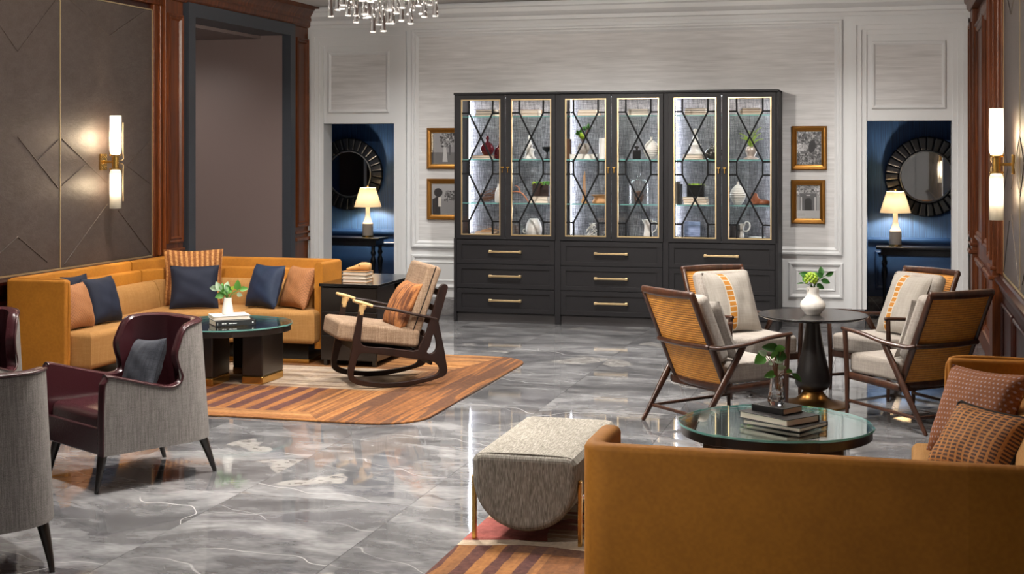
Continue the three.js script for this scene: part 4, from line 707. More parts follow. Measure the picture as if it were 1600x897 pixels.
// ================================================================== PILLOWS
// plump square of w x h; front face +z, base at y = 0; a pattern uses uv in metres from the lower left corner
function pillowGeo(w, h, th, n = 18, pinch = 0.07) {
  const pos = [], uv = [], idx = [];
  for (const s of [1, -1]) for (let j = 0; j <= n; j++) for (let i = 0; i <= n; i++) {
    const u = i / n * 2 - 1, v = j / n * 2 - 1, b = 1 - pinch * Math.cos(v * Math.PI / 2), d = 1 - pinch * Math.cos(u * Math.PI / 2);
    const e = Math.pow(Math.max(0, (1 - u * u * u * u) * (1 - v * v * v * v)), 0.55) * (0.75 + 0.25 * (1 - u * u) * (1 - v * v));
    const wr = 0.006 * Math.sin(u * 7 + v * 3) * Math.sin(v * 6 - u * 2) * e;
    pos.push(u * w / 2 * b, h / 2 + v * h / 2 * d, s * (th / 2 * e + wr)); uv.push((u + 1) / 2 * w, (v + 1) / 2 * h);
  }
  const N = (n + 1) * (n + 1);
  for (const s of [0, 1]) for (let j = 0; j < n; j++) for (let i = 0; i < n; i++) { const a = s * N + j * (n + 1) + i, b = a + 1, c = a + n + 1, d = c + 1; s ? idx.push(a, d, b, a, c, d) : idx.push(a, b, d, a, d, c); }
  const g = new THREE.BufferGeometry(); g.setAttribute('position', new THREE.Float32BufferAttribute(pos, 3)); g.setAttribute('uv', new THREE.Float32BufferAttribute(uv, 2)); g.setIndex(idx);
  g.computeVertexNormals(); return g;
}
function pillow(label, pos, yaw, lean, [w, h, th], mat, piping, roll = 0, group) {   // lean back by lean radians
  const m = mesh('pillow', pillowGeo(w, h, th), mat, scene, true); m.rotation.order = 'YXZ';
  m.position.set(...pos); m.rotation.set(-lean, yaw, roll); tag(m, label, 'pillow', group);
  if (piping) { const pts = []; for (const [a, b, c, d] of [[-1, -1, 1, -1], [1, -1, 1, 1], [1, 1, -1, 1], [-1, 1, -1, -1]]) for (let k = 0; k < 10; k++) { const u = a + (c - a) * k / 10, v = b + (d - b) * k / 10; pts.push([u * w / 2 * (1 - 0.07 * Math.cos(v * Math.PI / 2)), h / 2 + v * h / 2 * (1 - 0.07 * Math.cos(u * Math.PI / 2)), 0]); } pts.push(pts[0]); mesh('piping', tube(pts, 0.007, 100, 6), piping, m); }
  return m;
}
const T_ribs = tex(512, 256, 0.56, 0.56, (u, v) => { const s = Math.sin(u * TAU * 12 + 0.4 * Math.sin(v * 9)), n = fbm(u, v, 60, 60, 2, 1001) - 0.5, k = (n * 40); let c = mix([124, 74, 32], [184, 132, 76], sst(-0.3, 0.5, s)); if (Math.abs((v * 14 + u * 6) % 1 - 0.5) < 0.12) c = mix(c, [120, 72, 34], 0.25); return [c[0] + k, c[1] + k, c[2] + k]; });
const T_dots = tex(512, 512, 0.5, 0.5, (u, v) => { const r = Math.floor(v * 22), x = (u * 22 + (r % 2) * 0.5) % 1 - 0.5, y = (v * 22) % 1 - 0.5, n = (fbm(u, v, 90, 90, 2, 1011) - 0.5) * 36; let c = [128 + n, 76 + n, 40 + n]; if (x * x + y * y < 0.045) c = [150, 136, 142]; else if (Math.abs(y) > 0.42) c = mix(c, [110, 62, 30], 0.5); return c; });
const T_grid = tex(512, 512, 0.5, 0.5, (u, v) => { const x = (u * 12) % 1, y = (v * 30) % 1, n = (fbm(u, v, 60, 60, 2, 1021) - 0.5) * 30; let c = [62, 36, 20]; if (x < 0.3) c = [164, 108, 50]; else if (y < 0.5) c = [150, 96, 42]; return [c[0] + n, c[1] + n, c[2] + n]; });
const T_pleat = tex(256, 256, 0.42, 0.42, (u, v) => { const n = fbm(u, v, 34, 3, 3, 1031), k = (fbm(u, v, 80, 80, 1, 1041) - 0.5) * 24; const c = mix([92, 52, 26], [164, 106, 58], sst(0.3, 0.65, n)); return [c[0] + k, c[1] + k, c[2] + k]; });
const T_quilt = tex(256, 256, 0.2, 0.2, (u, v) => { const a = Math.abs(((u + v) * 8) % 1 - 0.5), b = Math.abs(((u - v) * 8 + 8) % 1 - 0.5), n = (fbm(u, v, 60, 60, 2, 1051) - 0.5) * 26; const e = a < 0.07 || b < 0.07; return e ? [122 + n, 76 + n, 42 + n] : [158 + n, 104 + n, 62 + n]; });
// pale cushion with a band of mustard bars (metres from the lower left corner)
const T_band = tex(512, 512, 0.5, 0.5, (u, v) => { const n = (fbm(u, v, 128, 6, 2, 1061) - 0.5) * 16 + (fbm(u, v, 6, 128, 2, 1071) - 0.5) * 12; let c = [158 + n, 152 + n, 144 + n]; const e = u - (0.3 + 0.05 * Math.sin(v * 2.6)); if (Math.abs(e) < 0.075) { const k = (v * 11) % 1; c = Math.abs(e) < 0.06 && k > 0.2 ? [170 + n, 112 + n, 36 + n] : [190, 182, 168]; } return c; });
const PM = { ribs: P({ map: T_ribs, roughness: 0.85, bumpMap: T_ribs, bumpScale: 0.006 }), dots: P({ map: T_dots, roughness: 0.85 }), grid: P({ map: T_grid, roughness: 0.8 }), pleat: P({ map: T_pleat, roughness: 0.85, bumpMap: T_pleat, bumpScale: 0.006 }), quilt: P({ map: T_quilt, roughness: 0.7, bumpMap: T_quilt, bumpScale: 0.003, sheen: 0.4, sheenColor: new THREE.Color(0xe0b080) }), band: P({ map: T_band, roughness: 0.85 }), plain: P({ map: cloth([158, 152, 146], 26, 1081), roughness: 0.9 }) };

// ================================================================== BANQUETTES
// drawn for the left one in room coordinates; the right one is the same piece turned half round
function banquette(label, turned) {
  const t = thing('corner_banquette', label, 'banquette', turned ? [-5.735, 0, -16.28] : [0, 0, 0], turned ? Math.PI : 0, 'mustard corner banquettes');
  const xw = -6.5, ze = -9.29, zb = -11.75, xr = -4.735;
  const top = (o0, o1, y0, y1) => [[o0, y0], [o1, y0], [o1, y1 - 0.02], [o1 - 0.008, y1 - 0.006], [o1 - 0.022, y1], [o0 + 0.022, y1], [o0 + 0.008, y1 - 0.006], [o0, y1 - 0.02]];
  const arc = (cx, cz, r, a0, a1, n = 8) => Array.from({ length: n + 1 }, (_, i) => { const a = (a0 + (a1 - a0) * i / n) * D; return [cx + r * Math.cos(a), cz + r * Math.sin(a)]; });
  // travelling with the seat on the right side of the path => inward offsets are negative
  const neg = (p) => p.map(([o, y]) => [-o, y]);
  const pA = [[xw, ze - 0.07], [xw, -10.98]], pC = [[xw, -11.0], [xw, -11.5], ...arc(xw + 0.25, zb + 0.25, 0.25, 180, 270, 8), [-5.96, zb]], pB = [[-5.96, zb], [xr - 0.16, zb], ...arc(xr - 0.1, zb + 0.1, 0.1, 270, 360, 8), [xr, zb + 0.2], [xr, turned ? -11.4 : -11.24]];
  const inset = (path, o) => path;                        // offsets are applied by the profile
  const flipPath = (p) => p;
  for (const [p, nm] of [[pA, 'back_panel'], [pC, 'corner_back_panel'], [pB, 'back_panel']]) mesh(nm, sweep(flipPath(p), neg(top(0, 0.075, 0.14, 0.88)), false, 0.9), M.mustard, t);
  mesh('end_panel', [span(xw, -5.985, 0.14, 0.872, ze - 0.075, ze, 0.02)], M.mustard, t);
  mesh('end_piping', tube([[-5.99, 0.15, ze - 0.04], [-5.99, 0.85, ze - 0.04], [-6.0, 0.864, ze - 0.04], [-6.48, 0.868, ze - 0.04]], 0.012, 40, 8), M.mustard, t);
  for (const [p, nm] of [[[[xw, ze - 0.08], [xw, -11.02]], 'back_layer'], [[[xw, -11.04], [xw, -11.5], ...arc(xw + 0.25, zb + 0.25, 0.25, 180, 270, 8), [-5.98, zb]], 'back_layer'], [[[-5.96, zb], [xr - 0.08, zb]], 'back_layer']]) mesh(nm, sweep(p, neg(top(0.075, 0.15, 0.3, 0.8)), false, 0.9), M.mustard, t);
  for (const p of [[[xw, ze - 0.085], [xw, -11.08]], [[xw, -11.09], [xw, -11.46], [xw + 0.03, zb + 0.1], [xw + 0.12, zb], [-5.98, zb]], [[-5.97, zb], [xr - 0.09, zb]]]) mesh('back_cushion', sweep(p, neg([[0.15, 0.44], [0.29, 0.44], [0.3, 0.5], [0.285, 0.62], [0.25, 0.69], [0.22, 0.705], [0.17, 0.7], [0.15, 0.68]]), false, 0.9), M.tan, t);
  const seat = (pts, nm) => mesh(nm, slabY(pts, 0.19, 0.475, 0.045, 5), M.tan, t);
  seat([[xw + 0.1, ze - 0.08], [-5.82, ze - 0.08], [-5.82, -10.74], [xw + 0.1, -10.74]], 'seat');
  seat([[xw + 0.1, -10.745], [-5.82, -10.745], [-5.6, -10.9], [-5.44, -11.12], [-5.44, zb + 0.1], [xw + 0.1, zb + 0.1]], 'corner_seat');
  seat([[-5.435, -11.12], [-4.76, -11.12], [-4.76, -11.6], [-4.83, zb + 0.1], [-5.435, zb + 0.1]], 'seat');
  mesh('plinth', [span(xw + 0.05, -5.93, 0.05, 0.2, -11.2, ze - 0.1), span(xw + 0.05, -4.86, 0.05, 0.2, zb + 0.05, -11.22)], M.blackGloss, t);
  mesh('brass_base', [span(xw + 0.04, -5.92, 0.014, 0.05, -11.2, ze - 0.09), span(xw + 0.04, -4.85, 0.014, 0.05, zb + 0.04, -11.21)], M.brass, t);
  return t;
}
banquette('mustard corner banquette with pillows along the left padded wall', false);
banquette('large mustard corner banquette whose back fills the lower right corner', true);
// pillows of the left banquette
pillow('small quilted copper pillow at the near end of the left banquette', [-6.03, 0.478, -9.57], 1.5, 0.32, [0.35, 0.36, 0.18], PM.quilt, null, 0);
pillow('navy velvet pillow leaning behind another on the left banquette', [-6.135, 0.478, -9.75], 1.55, 0.2, [0.36, 0.4, 0.08], M.navy);
pillow('navy velvet pillow in front beside the quilted copper one', [-6.02, 0.478, -9.93], 1.42, 0.32, [0.37, 0.38, 0.18], M.navy);
pillow('large ribbed gold pillow in the corner of the left banquette', [-5.98, 0.478, -11.28], 0.5, 0.2, [0.52, 0.5, 0.16], PM.ribs);
pillow('square dark navy pillow in front of the ribbed gold one', [-5.84, 0.478, -11.02], 0.42, 0.22, [0.42, 0.38, 0.14], M.navy);
pillow('bright blue velvet pillow tilted on the left banquette', [-5.33, 0.478, -11.25], -0.4, 0.34, [0.38, 0.39, 0.18], M.blueVelvet, null, 0);
pillow('quilted copper pillow beside the bright blue velvet one', [-5.04, 0.478, -11.28], -0.55, 0.36, [0.38, 0.38, 0.17], PM.quilt, null, 0);
// pillows of the right banquette
pillow('brown pillow sprinkled with pale dots on the right banquette', [0.3, 0.478, -6.56], -0.85, 0.42, [0.46, 0.42, 0.17], PM.dots, null, 0.03);
pillow('black and gold grid pattern pillow, nearest in lower right corner', [0.27, 0.478, -6.12], -0.9, 0.62, [0.46, 0.34, 0.17], PM.grid, P({ color: 0x1a110c, roughness: 0.95 }), 0);

// leaves fanned out of a vase mouth: base and tip of each leaf on a drawing board of k metres a unit, mouth at (ox, oy)
const LEAF1 = leafGeo(1, 1, 0.12);
function fan(parent, k, ox, oy, list, stemMat) {
  list.forEach(([bx, by, tx, ty, w, mat], i) => {
    const x = (bx - ox) * k, y = (oy - by) * k, dx = (tx - bx) * k, dy = (by - ty) * k, l = Math.hypot(dx, dy) * 1.06, z = 0.02 * Math.sin(i * 2.1) + 0.012;
    mesh('stem', tube([[0.004 * Math.cos(i), -0.06, 0.004 * Math.sin(i)], [x * 0.35, Math.max(0.01, y * 0.5), z * 0.5], [x, y, z]], 0.0022, 8, 5), stemMat, parent);
    const m = leafAt(parent, LEAF1, mat, [x, y, z], 15 * D + 0.25 * Math.sin(i * 1.7), 0.3 * Math.sin(i * 2.9) - 0.15, Math.atan2(-dx, dy)); m.scale.set(w, l, l);
  });
}

// ================================================================== COFFEE TABLES
function lobed(r, step, n = 6, off = 0) {                 // a round outline whose arcs meet in small steps
  const pts = []; for (let i = 0; i < 144; i++) { const a = i / 144 * TAU, q = (((a - off) / TAU * n) % 1 + 1) % 1, k = Math.floor(((a - off) / TAU * n + n * 4)) % 2; const e = sst(0, 0.06, q), f = k ? 1 - e : e; pts.push([(r - step * f) * Math.cos(a), (r - step * f) * Math.sin(a)]); } return pts;
}
function coffeeTable(label, x, z, turn) {
  const t = thing('coffee_table', label, 'table', [x, 0.0145, z], turn, 'round coffee tables');
  mesh('table_top', slabY(lobed(0.5, 0.014), 0.405, 0.452, 0.004), M.ebony, t);
  mesh('mirror_inlay', slabY(lobed(0.478, 0.014), 0.4505, 0.4525), M.antique, t);
  const gl = mesh('glass_top', slabY(lobed(0.512, 0.016), 0.453, 0.466, 0.002), M.tableGlass, t);
  mesh('glass_edge', sweep(lobed(0.5125, 0.016), [[0, 0.4545], [-0.001, 0.4645], [0.0005, 0.4645], [0.0005, 0.4545]], true), M.glassEdge, gl);
  for (const [a, b, c, d] of [[0.17, 0.35, -0.29, 0.1], [-0.16, 0.01, -0.02, 0.28], [-0.36, -0.19, -0.3, 0.06], [-0.12, 0.1, -0.42, -0.33]]) { const l = mesh('leg', span(a, b, 0.062, 0.405, c, d, 0.012), M.ebony, t); mesh('brass_foot', span(a - 0.001, b + 0.001, 0, 0.064, c - 0.001, d + 0.001, 0.012), M.brass, l); }
  return t;
}
coffeeTable('round glass topped coffee table in front of the left banquette', -5.11, -10.2, 0);
coffeeTable('round glass topped coffee table beside the right banquette', -0.57, -7.2, Math.PI).scale.set(0.955, 1, 0.955);
// art books and flower vases on them
{
  const y = 0.482;
  const b1 = book('thick black art book with white spine lettering on the coffee table', null, [-5.02, y, -10.1], [0.32, 0.042, 0.24], 'black', 0.7 + Math.PI);
  b1.children[0].geometry = boxUV(join([box(0.32, 0.0035, 0.24, 0, 0.00175, 0, 0.001), box(0.32, 0.0035, 0.24, 0, 0.04, 0, 0.001), box(0.32, 0.042, 0.005, 0, 0.021, -0.1195, 0.002)]));
  const sp = mesh('spine_print', new THREE.PlaneGeometry(0.3, 0.034).rotateY(Math.PI).translate(0, 0.021, -0.1224), P({ map: canvasTex(600, 68, (c, w, h) => { c.fillStyle = '#131317'; c.fillRect(0, 0, w, h); c.fillStyle = '#e8e8e8'; c.font = 'bold 26px sans-serif'; c.fillRect(14, 14, 5, 40); c.fillRect(80, 26, 34, 14); c.fillRect(118, 26, 30, 14); c.fillRect(190, 28, 50, 12); c.fillRect(246, 28, 66, 12); c.beginPath(); c.arc(566, 30, 12, 0, TAU); c.fill(); }), roughness: 0.45 }), b1, true);
  book('white art book under the small white vase', null, [-5.06, y + 0.043, -10.13], [0.29, 0.03, 0.22], 'white', 0.66);
  const v = thing('bud_vase', 'slim white porcelain vase on the white art book', 'vase', [-5.075, y + 0.0735, -10.13]); mesh('body', latheS([[0.001, 0], [0.04, 0], [0.044, 0.01], [0.042, 0.05], [0.033, 0.1], [0.03, 0.13], [0.027, 0.13], [0.03, 0.1], [0.036, 0.03]], 36), M.porcelain, v);
  const sg = thing('leaf_sprig', 'sprig of pale green leaves in the slim white vase', 'leaves', [-5.075, y + 0.2, -10.13]); const g = leafGeo(0.09, 0.05, 0.3), g2 = leafGeo(0.075, 0.044, 0.2);
  fan(sg, 0.000805, 1040, 535, [[960, 440, 865, 435, 0.05, M.leafPale], [985, 465, 940, 375, 0.05, M.leafPale], [1020, 485, 1025, 375, 0.06, M.leafPale], [1000, 490, 985, 405, 0.045, M.leaf], [1060, 490, 1090, 415, 0.05, M.leaf], [1140, 455, 1146, 358, 0.055, M.leaf], [1180, 450, 1258, 432, 0.045, M.leaf], [1160, 480, 1208, 505, 0.04, M.leafPale], [1000, 505, 915, 525, 0.06, M.leaf], [1090, 450, 1112, 415, 0.03, M.leafLime], [1045, 500, 1050, 430, 0.05, M.leaf], [1010, 500, 965, 470, 0.05, M.leaf], [1075, 480, 1035, 400, 0.05, M.leafDark], [990, 460, 1000, 385, 0.04, M.leaf]], M.leaf);
}
{
  const y = 0.482, k = 'art books on the right coffee table';
  book('lowest and widest book of the pile on the right coffee table', k, [-0.52, y, -7.12], [0.34, 0.022, 0.25], 'dark', -0.52);
  book('middle dark covered book of the right coffee table pile', k, [-0.55, y + 0.0225, -7.13], [0.32, 0.034, 0.24], 'dark', -0.66);
  book('small black book on top of the right coffee table pile', k, [-0.56, y + 0.057, -7.17], [0.2, 0.032, 0.16], 'black', -0.6 + Math.PI);
  const v = thing('crystal_vase', 'clear faceted crystal vase standing on the black book', 'vase', [-0.565, y + 0.0895, -7.17]);
  mesh('body', toCreasedNormals(lathe([[0.001, 0], [0.038, 0], [0.045, 0.02], [0.03, 0.145], [0.027, 0.145], [0.036, 0.04], [0.03, 0.028], [0.001, 0.026]], 10), 0.3), M.crystal, v);
  const sg = thing('geranium_sprig', 'sprig of round dark green leaves in the crystal vase', 'leaves', [-0.565, y + 0.228, -7.17]); const g = leafGeo(0.075, 0.075, 0.15), g2 = leafGeo(0.06, 0.034, 0.4);
  fan(sg, 0.000394, 440, 490, [[470, 110, 265, 105, 0.045, M.leafDark], [420, 150, 500, 130, 0.04, M.leaf], [300, 225, 165, 320, 0.06, M.leaf], [330, 200, 215, 165, 0.03, M.leafPale], [430, 205, 580, 225, 0.06, M.leafDark], [470, 190, 540, 275, 0.05, M.leafDark], [410, 250, 530, 290, 0.045, M.leafPale], [440, 215, 390, 170, 0.05, M.leaf], [430, 445, 275, 485, 0.04, M.leaf], [450, 360, 565, 365, 0.03, M.leafPale], [390, 290, 350, 320, 0.03, M.leafPale], [560, 410, 640, 430, 0.03, M.leaf], [630, 430, 765, 540, 0.028, M.leafDark], [500, 160, 480, 70, 0.05, M.leaf]], M.twig);
}

// ================================================================== END TABLE
{
  const t = thing('end_table', 'black lacquered chest of drawers between banquette and rocking chair', 'end table', [-4.712, 0.0145, -11.15]);
  const w = 0.51, d = 1.0, h = 0.7;
  mesh('top', span(-0.015, w + 0.015, h - 0.025, h, -d - 0.015, 0.015, 0.004), M.blackGloss, t);
  mesh('carcass', [span(0, 0.02, 0.05, h - 0.025, -d, 0), span(0.02, w, 0.05, 0.08, -d, 0), span(0.02, w, 0.06, h - 0.025, -d, -d + 0.02), span(0.02, w, 0.08, h - 0.025, -0.43, -0.41), span(w - 0.02, w, 0.06, h - 0.025, -d + 0.02, -d + 0.06), span(w - 0.02, w, 0.08, h - 0.025, -0.41, -0.005), span(0.02, w, 0.36, 0.375, -d + 0.02, -0.43)], M.ebony, t);
  for (let i = 0; i < 3; i++) { const y1 = h - 0.035 - i * 0.205, dr = mesh('drawer', span(0.006, w - 0.006, y1 - 0.198, y1, -0.012, 0.006, 0.003), M.ebony, t); mesh('keyhole', new THREE.CylinderGeometry(0.007, 0.007, 0.006, 12).rotateX(Math.PI / 2).translate(w / 2, y1 - 0.05, 0.008), M.steel, dr); }
  for (const [a, b] of [[0.02, -0.03], [w - 0.05, -0.03], [0.02, -d + 0.03], [w - 0.05, -d + 0.03]]) mesh('foot', span(a, a + 0.03, 0, 0.05, b - 0.015, b + 0.015), M.ebony, t);
  const y = h + 0.0155, g = 'books on the black end table', z = -11.36, x = -4.46;
  book('lowest of three books under the wooden shoe last', g, [x, y, z], [0.225, 0.032, 0.17], 'tan', 0.02); book('middle cream book under the wooden shoe last', g, [x - 0.003, y + 0.0325, z], [0.22, 0.03, 0.17], 'cream', -0.01); book('uppermost book directly under the wooden shoe last', g, [x, y + 0.063, z], [0.225, 0.032, 0.175], 'tan', 0.03);
  const sl = thing('shoe_last', 'carved pale wooden shoe last on a pile of three books', 'shoe last', [x + 0.015, y + 0.0955, z]);
  const secs = [[-0.115, 0.012, 0.006, 0.012], [-0.1, 0.03, 0.012, 0.014], [-0.06, 0.038, 0.018, 0.02], [-0.02, 0.036, 0.026, 0.028], [0.02, 0.03, 0.036, 0.038], [0.06, 0.029, 0.037, 0.039], [0.095, 0.027, 0.034, 0.037], [0.106, 0.018, 0.03, 0.036]];
  const pos = [], idx = []; secs.forEach(([sx, rz, ry, cy]) => { for (let j = 0; j < 16; j++) { const a = j / 16 * TAU; pos.push(sx, cy + ry * Math.sin(a), rz * Math.cos(a)); } }); for (let i = 0; i < secs.length - 1; i++) for (let j = 0; j < 16; j++) { const a = i * 16 + j, b = i * 16 + (j + 1) % 16; idx.push(a, b + 16, b, a, a + 16, b + 16); } for (let j = 1; j < 15; j++) { idx.push(0, j, j + 1); const o = (secs.length - 1) * 16; idx.push(o, o + j + 1, o + j); }
  const lg = new THREE.BufferGeometry(); lg.setAttribute('position', new THREE.Float32BufferAttribute(pos, 3)); lg.setIndex(idx); lg.computeVertexNormals(); mesh('last', lg, P({ color: 0xc9975c, roughness: 0.45 }), sl); mesh('ankle_hole', new THREE.CylinderGeometry(0.006, 0.006, 0.002, 12).rotateX(Math.PI / 2).translate(0.01, 0.05, 0.033), M.ebony, sl);
}

// ================================================================== ROCKING CHAIR
{
  // side frame in its own plane: s backwards from the front foot, y up
  const K = 0.975, q = (s, y) => [s * K, 1.85 - (1.85 - y) * K];
  const t = thing('rocking_chair', 'dark wooden rocking chair with beige cushions and horn tipped arms', 'rocking chair', [-4.0, 0.0215, -10.06], -55.2 * D);
  // local +z faces forward; near frame at x = 0, far frame at x = -0.62
  const outer = [...spline2([q(-0.03, 0.09), q(-0.02, 0.03), q(0.03, -0.01), q(0.22, -0.048), q(0.36, -0.054), q(0.49, -0.046), q(0.72, 0.0), q(0.775, 0.025), q(0.79, 0.06)], 40), q(0.76, 0.24), q(0.715, 0.45), ...spline2([q(0.79, 0.71), q(0.792, 0.735), q(0.775, 0.752), q(0.745, 0.752), q(0.725, 0.735)], 10), q(0.615, 0.38), q(0.543, 0.235), ...spline2([q(0.5, 0.228), q(0.3, 0.262), q(0.1, 0.29), q(0.075, 0.32)], 10), q(0.098, 0.55), q(0.06, 0.56), q(0.015, 0.34)];
  const hole1 = spline2([q(0.672, 0.352), q(0.692, 0.3), q(0.69, 0.23), q(0.652, 0.2), q(0.618, 0.212), q(0.642, 0.26)], 36, true);
  const hole2 = [...spline2([q(0.07, 0.225), q(0.03, 0.12), q(0.02, 0.06), q(0.05, 0.032), q(0.22, -0.008), q(0.36, -0.015), q(0.49, -0.006), q(0.69, 0.03), q(0.72, 0.065), q(0.71, 0.1), q(0.67, 0.132), q(0.5, 0.165), q(0.3, 0.2), q(0.12, 0.228)], 90, true)];
  const side = () => extrude(shapeOf(outer, [hole1, hole2]), 0.03, 0.005, 2);
  const place = (g, x) => g.rotateY(Math.PI / 2).translate(x, 0, 0);     // shape x (backwards) -> local -z
  for (const x of [-0.03, -0.62]) {
    const f = mesh('side_frame', place(side(), x), M.rocker, t);
    const xm = x + 0.015, y = (s, yy) => [xm, q(s, yy)[1], -q(s, yy)[0]];
    const ar = mesh('armrest', limb([y(0.12, 0.605), y(0.3, 0.572), y(0.5, 0.522), y(0.7, 0.475)], [[0.026, 0.013], [0.026, 0.012], [0.02, 0.012]], 26, 10), M.rocker, t);
    mesh('horn_tip', limb([y(0.02, 0.645), y(0.09, 0.622), y(0.17, 0.596)], [[0.036, 0.012], [0.03, 0.017], [0.027, 0.014]], 16, 12), M.horn, ar);
    mesh('horn_collar', limb([y(0.078, 0.53), y(0.085, 0.575), y(0.1, 0.612)], [[0.02, 0.02], [0.022, 0.024], [0.03, 0.036]], 12, 12), M.horn, ar);
  }
  const cross = (s, y, a, b) => box(0.56, a, b, -0.31, q(s, y)[1], -q(s, y)[0], 0.006);
  mesh('seat_frame', [cross(0.06, 0.26, 0.06, 0.025), cross(0.55, 0.2, 0.05, 0.025), bar([-0.31, q(0.06, 0.27)[1], -q(0.06, 0)[0]], [-0.31, q(0.55, 0.21)[1], -q(0.55, 0)[0]], 0.54, 0.012)], M.rocker, t);
  mesh('back_slats', [0.36, 0.46, 0.56, 0.68].map(y => cross(0.56 + (y - 0.26) * 0.42, y, 0.05, 0.014)), M.rocker, t);
  mesh('rocker_stretcher', [cross(0.66, 0.12, 0.03, 0.022)], M.rocker, t);
  const cush = (w, h, d, r) => box(w, h, d, 0, 0, 0, r);
  const A = q(0.235, 0.36); mesh('seat_cushion', cush(0.55, 0.15, 0.66, 0.035).rotateX(-0.14).translate(-0.31, A[1] + 0.005, -A[0]), M.rockcloth, t);
  const B = q(0.612, 0.625); const bc = mesh('back_cushion', cush(0.53, 0.54, 0.12, 0.03).rotateX(-0.34).translate(-0.31, B[1] + 0.01, -B[0]), M.rockcloth, t);
  mesh('cushion_piping', tube([[-0.042, B[1] - 0.24, -B[0] + 0.1], [-0.042, B[1] + 0.01, -B[0]], [-0.042, B[1] + 0.26, -B[0] - 0.09]], 0.004, 12, 6), M.ebony, bc);
  const pw = t.localToWorld(V(-0.3, 0.41, -0.4)); t.updateMatrixWorld(true); const pp = t.localToWorld(V(-0.24, 0.415, -0.37));
  pillow('pleated rust pillow leaning in the rocking chair', [pp.x, pp.y, pp.z], -55.2 * D + 0.05, 0.5, [0.4, 0.42, 0.19], PM.pleat);
}

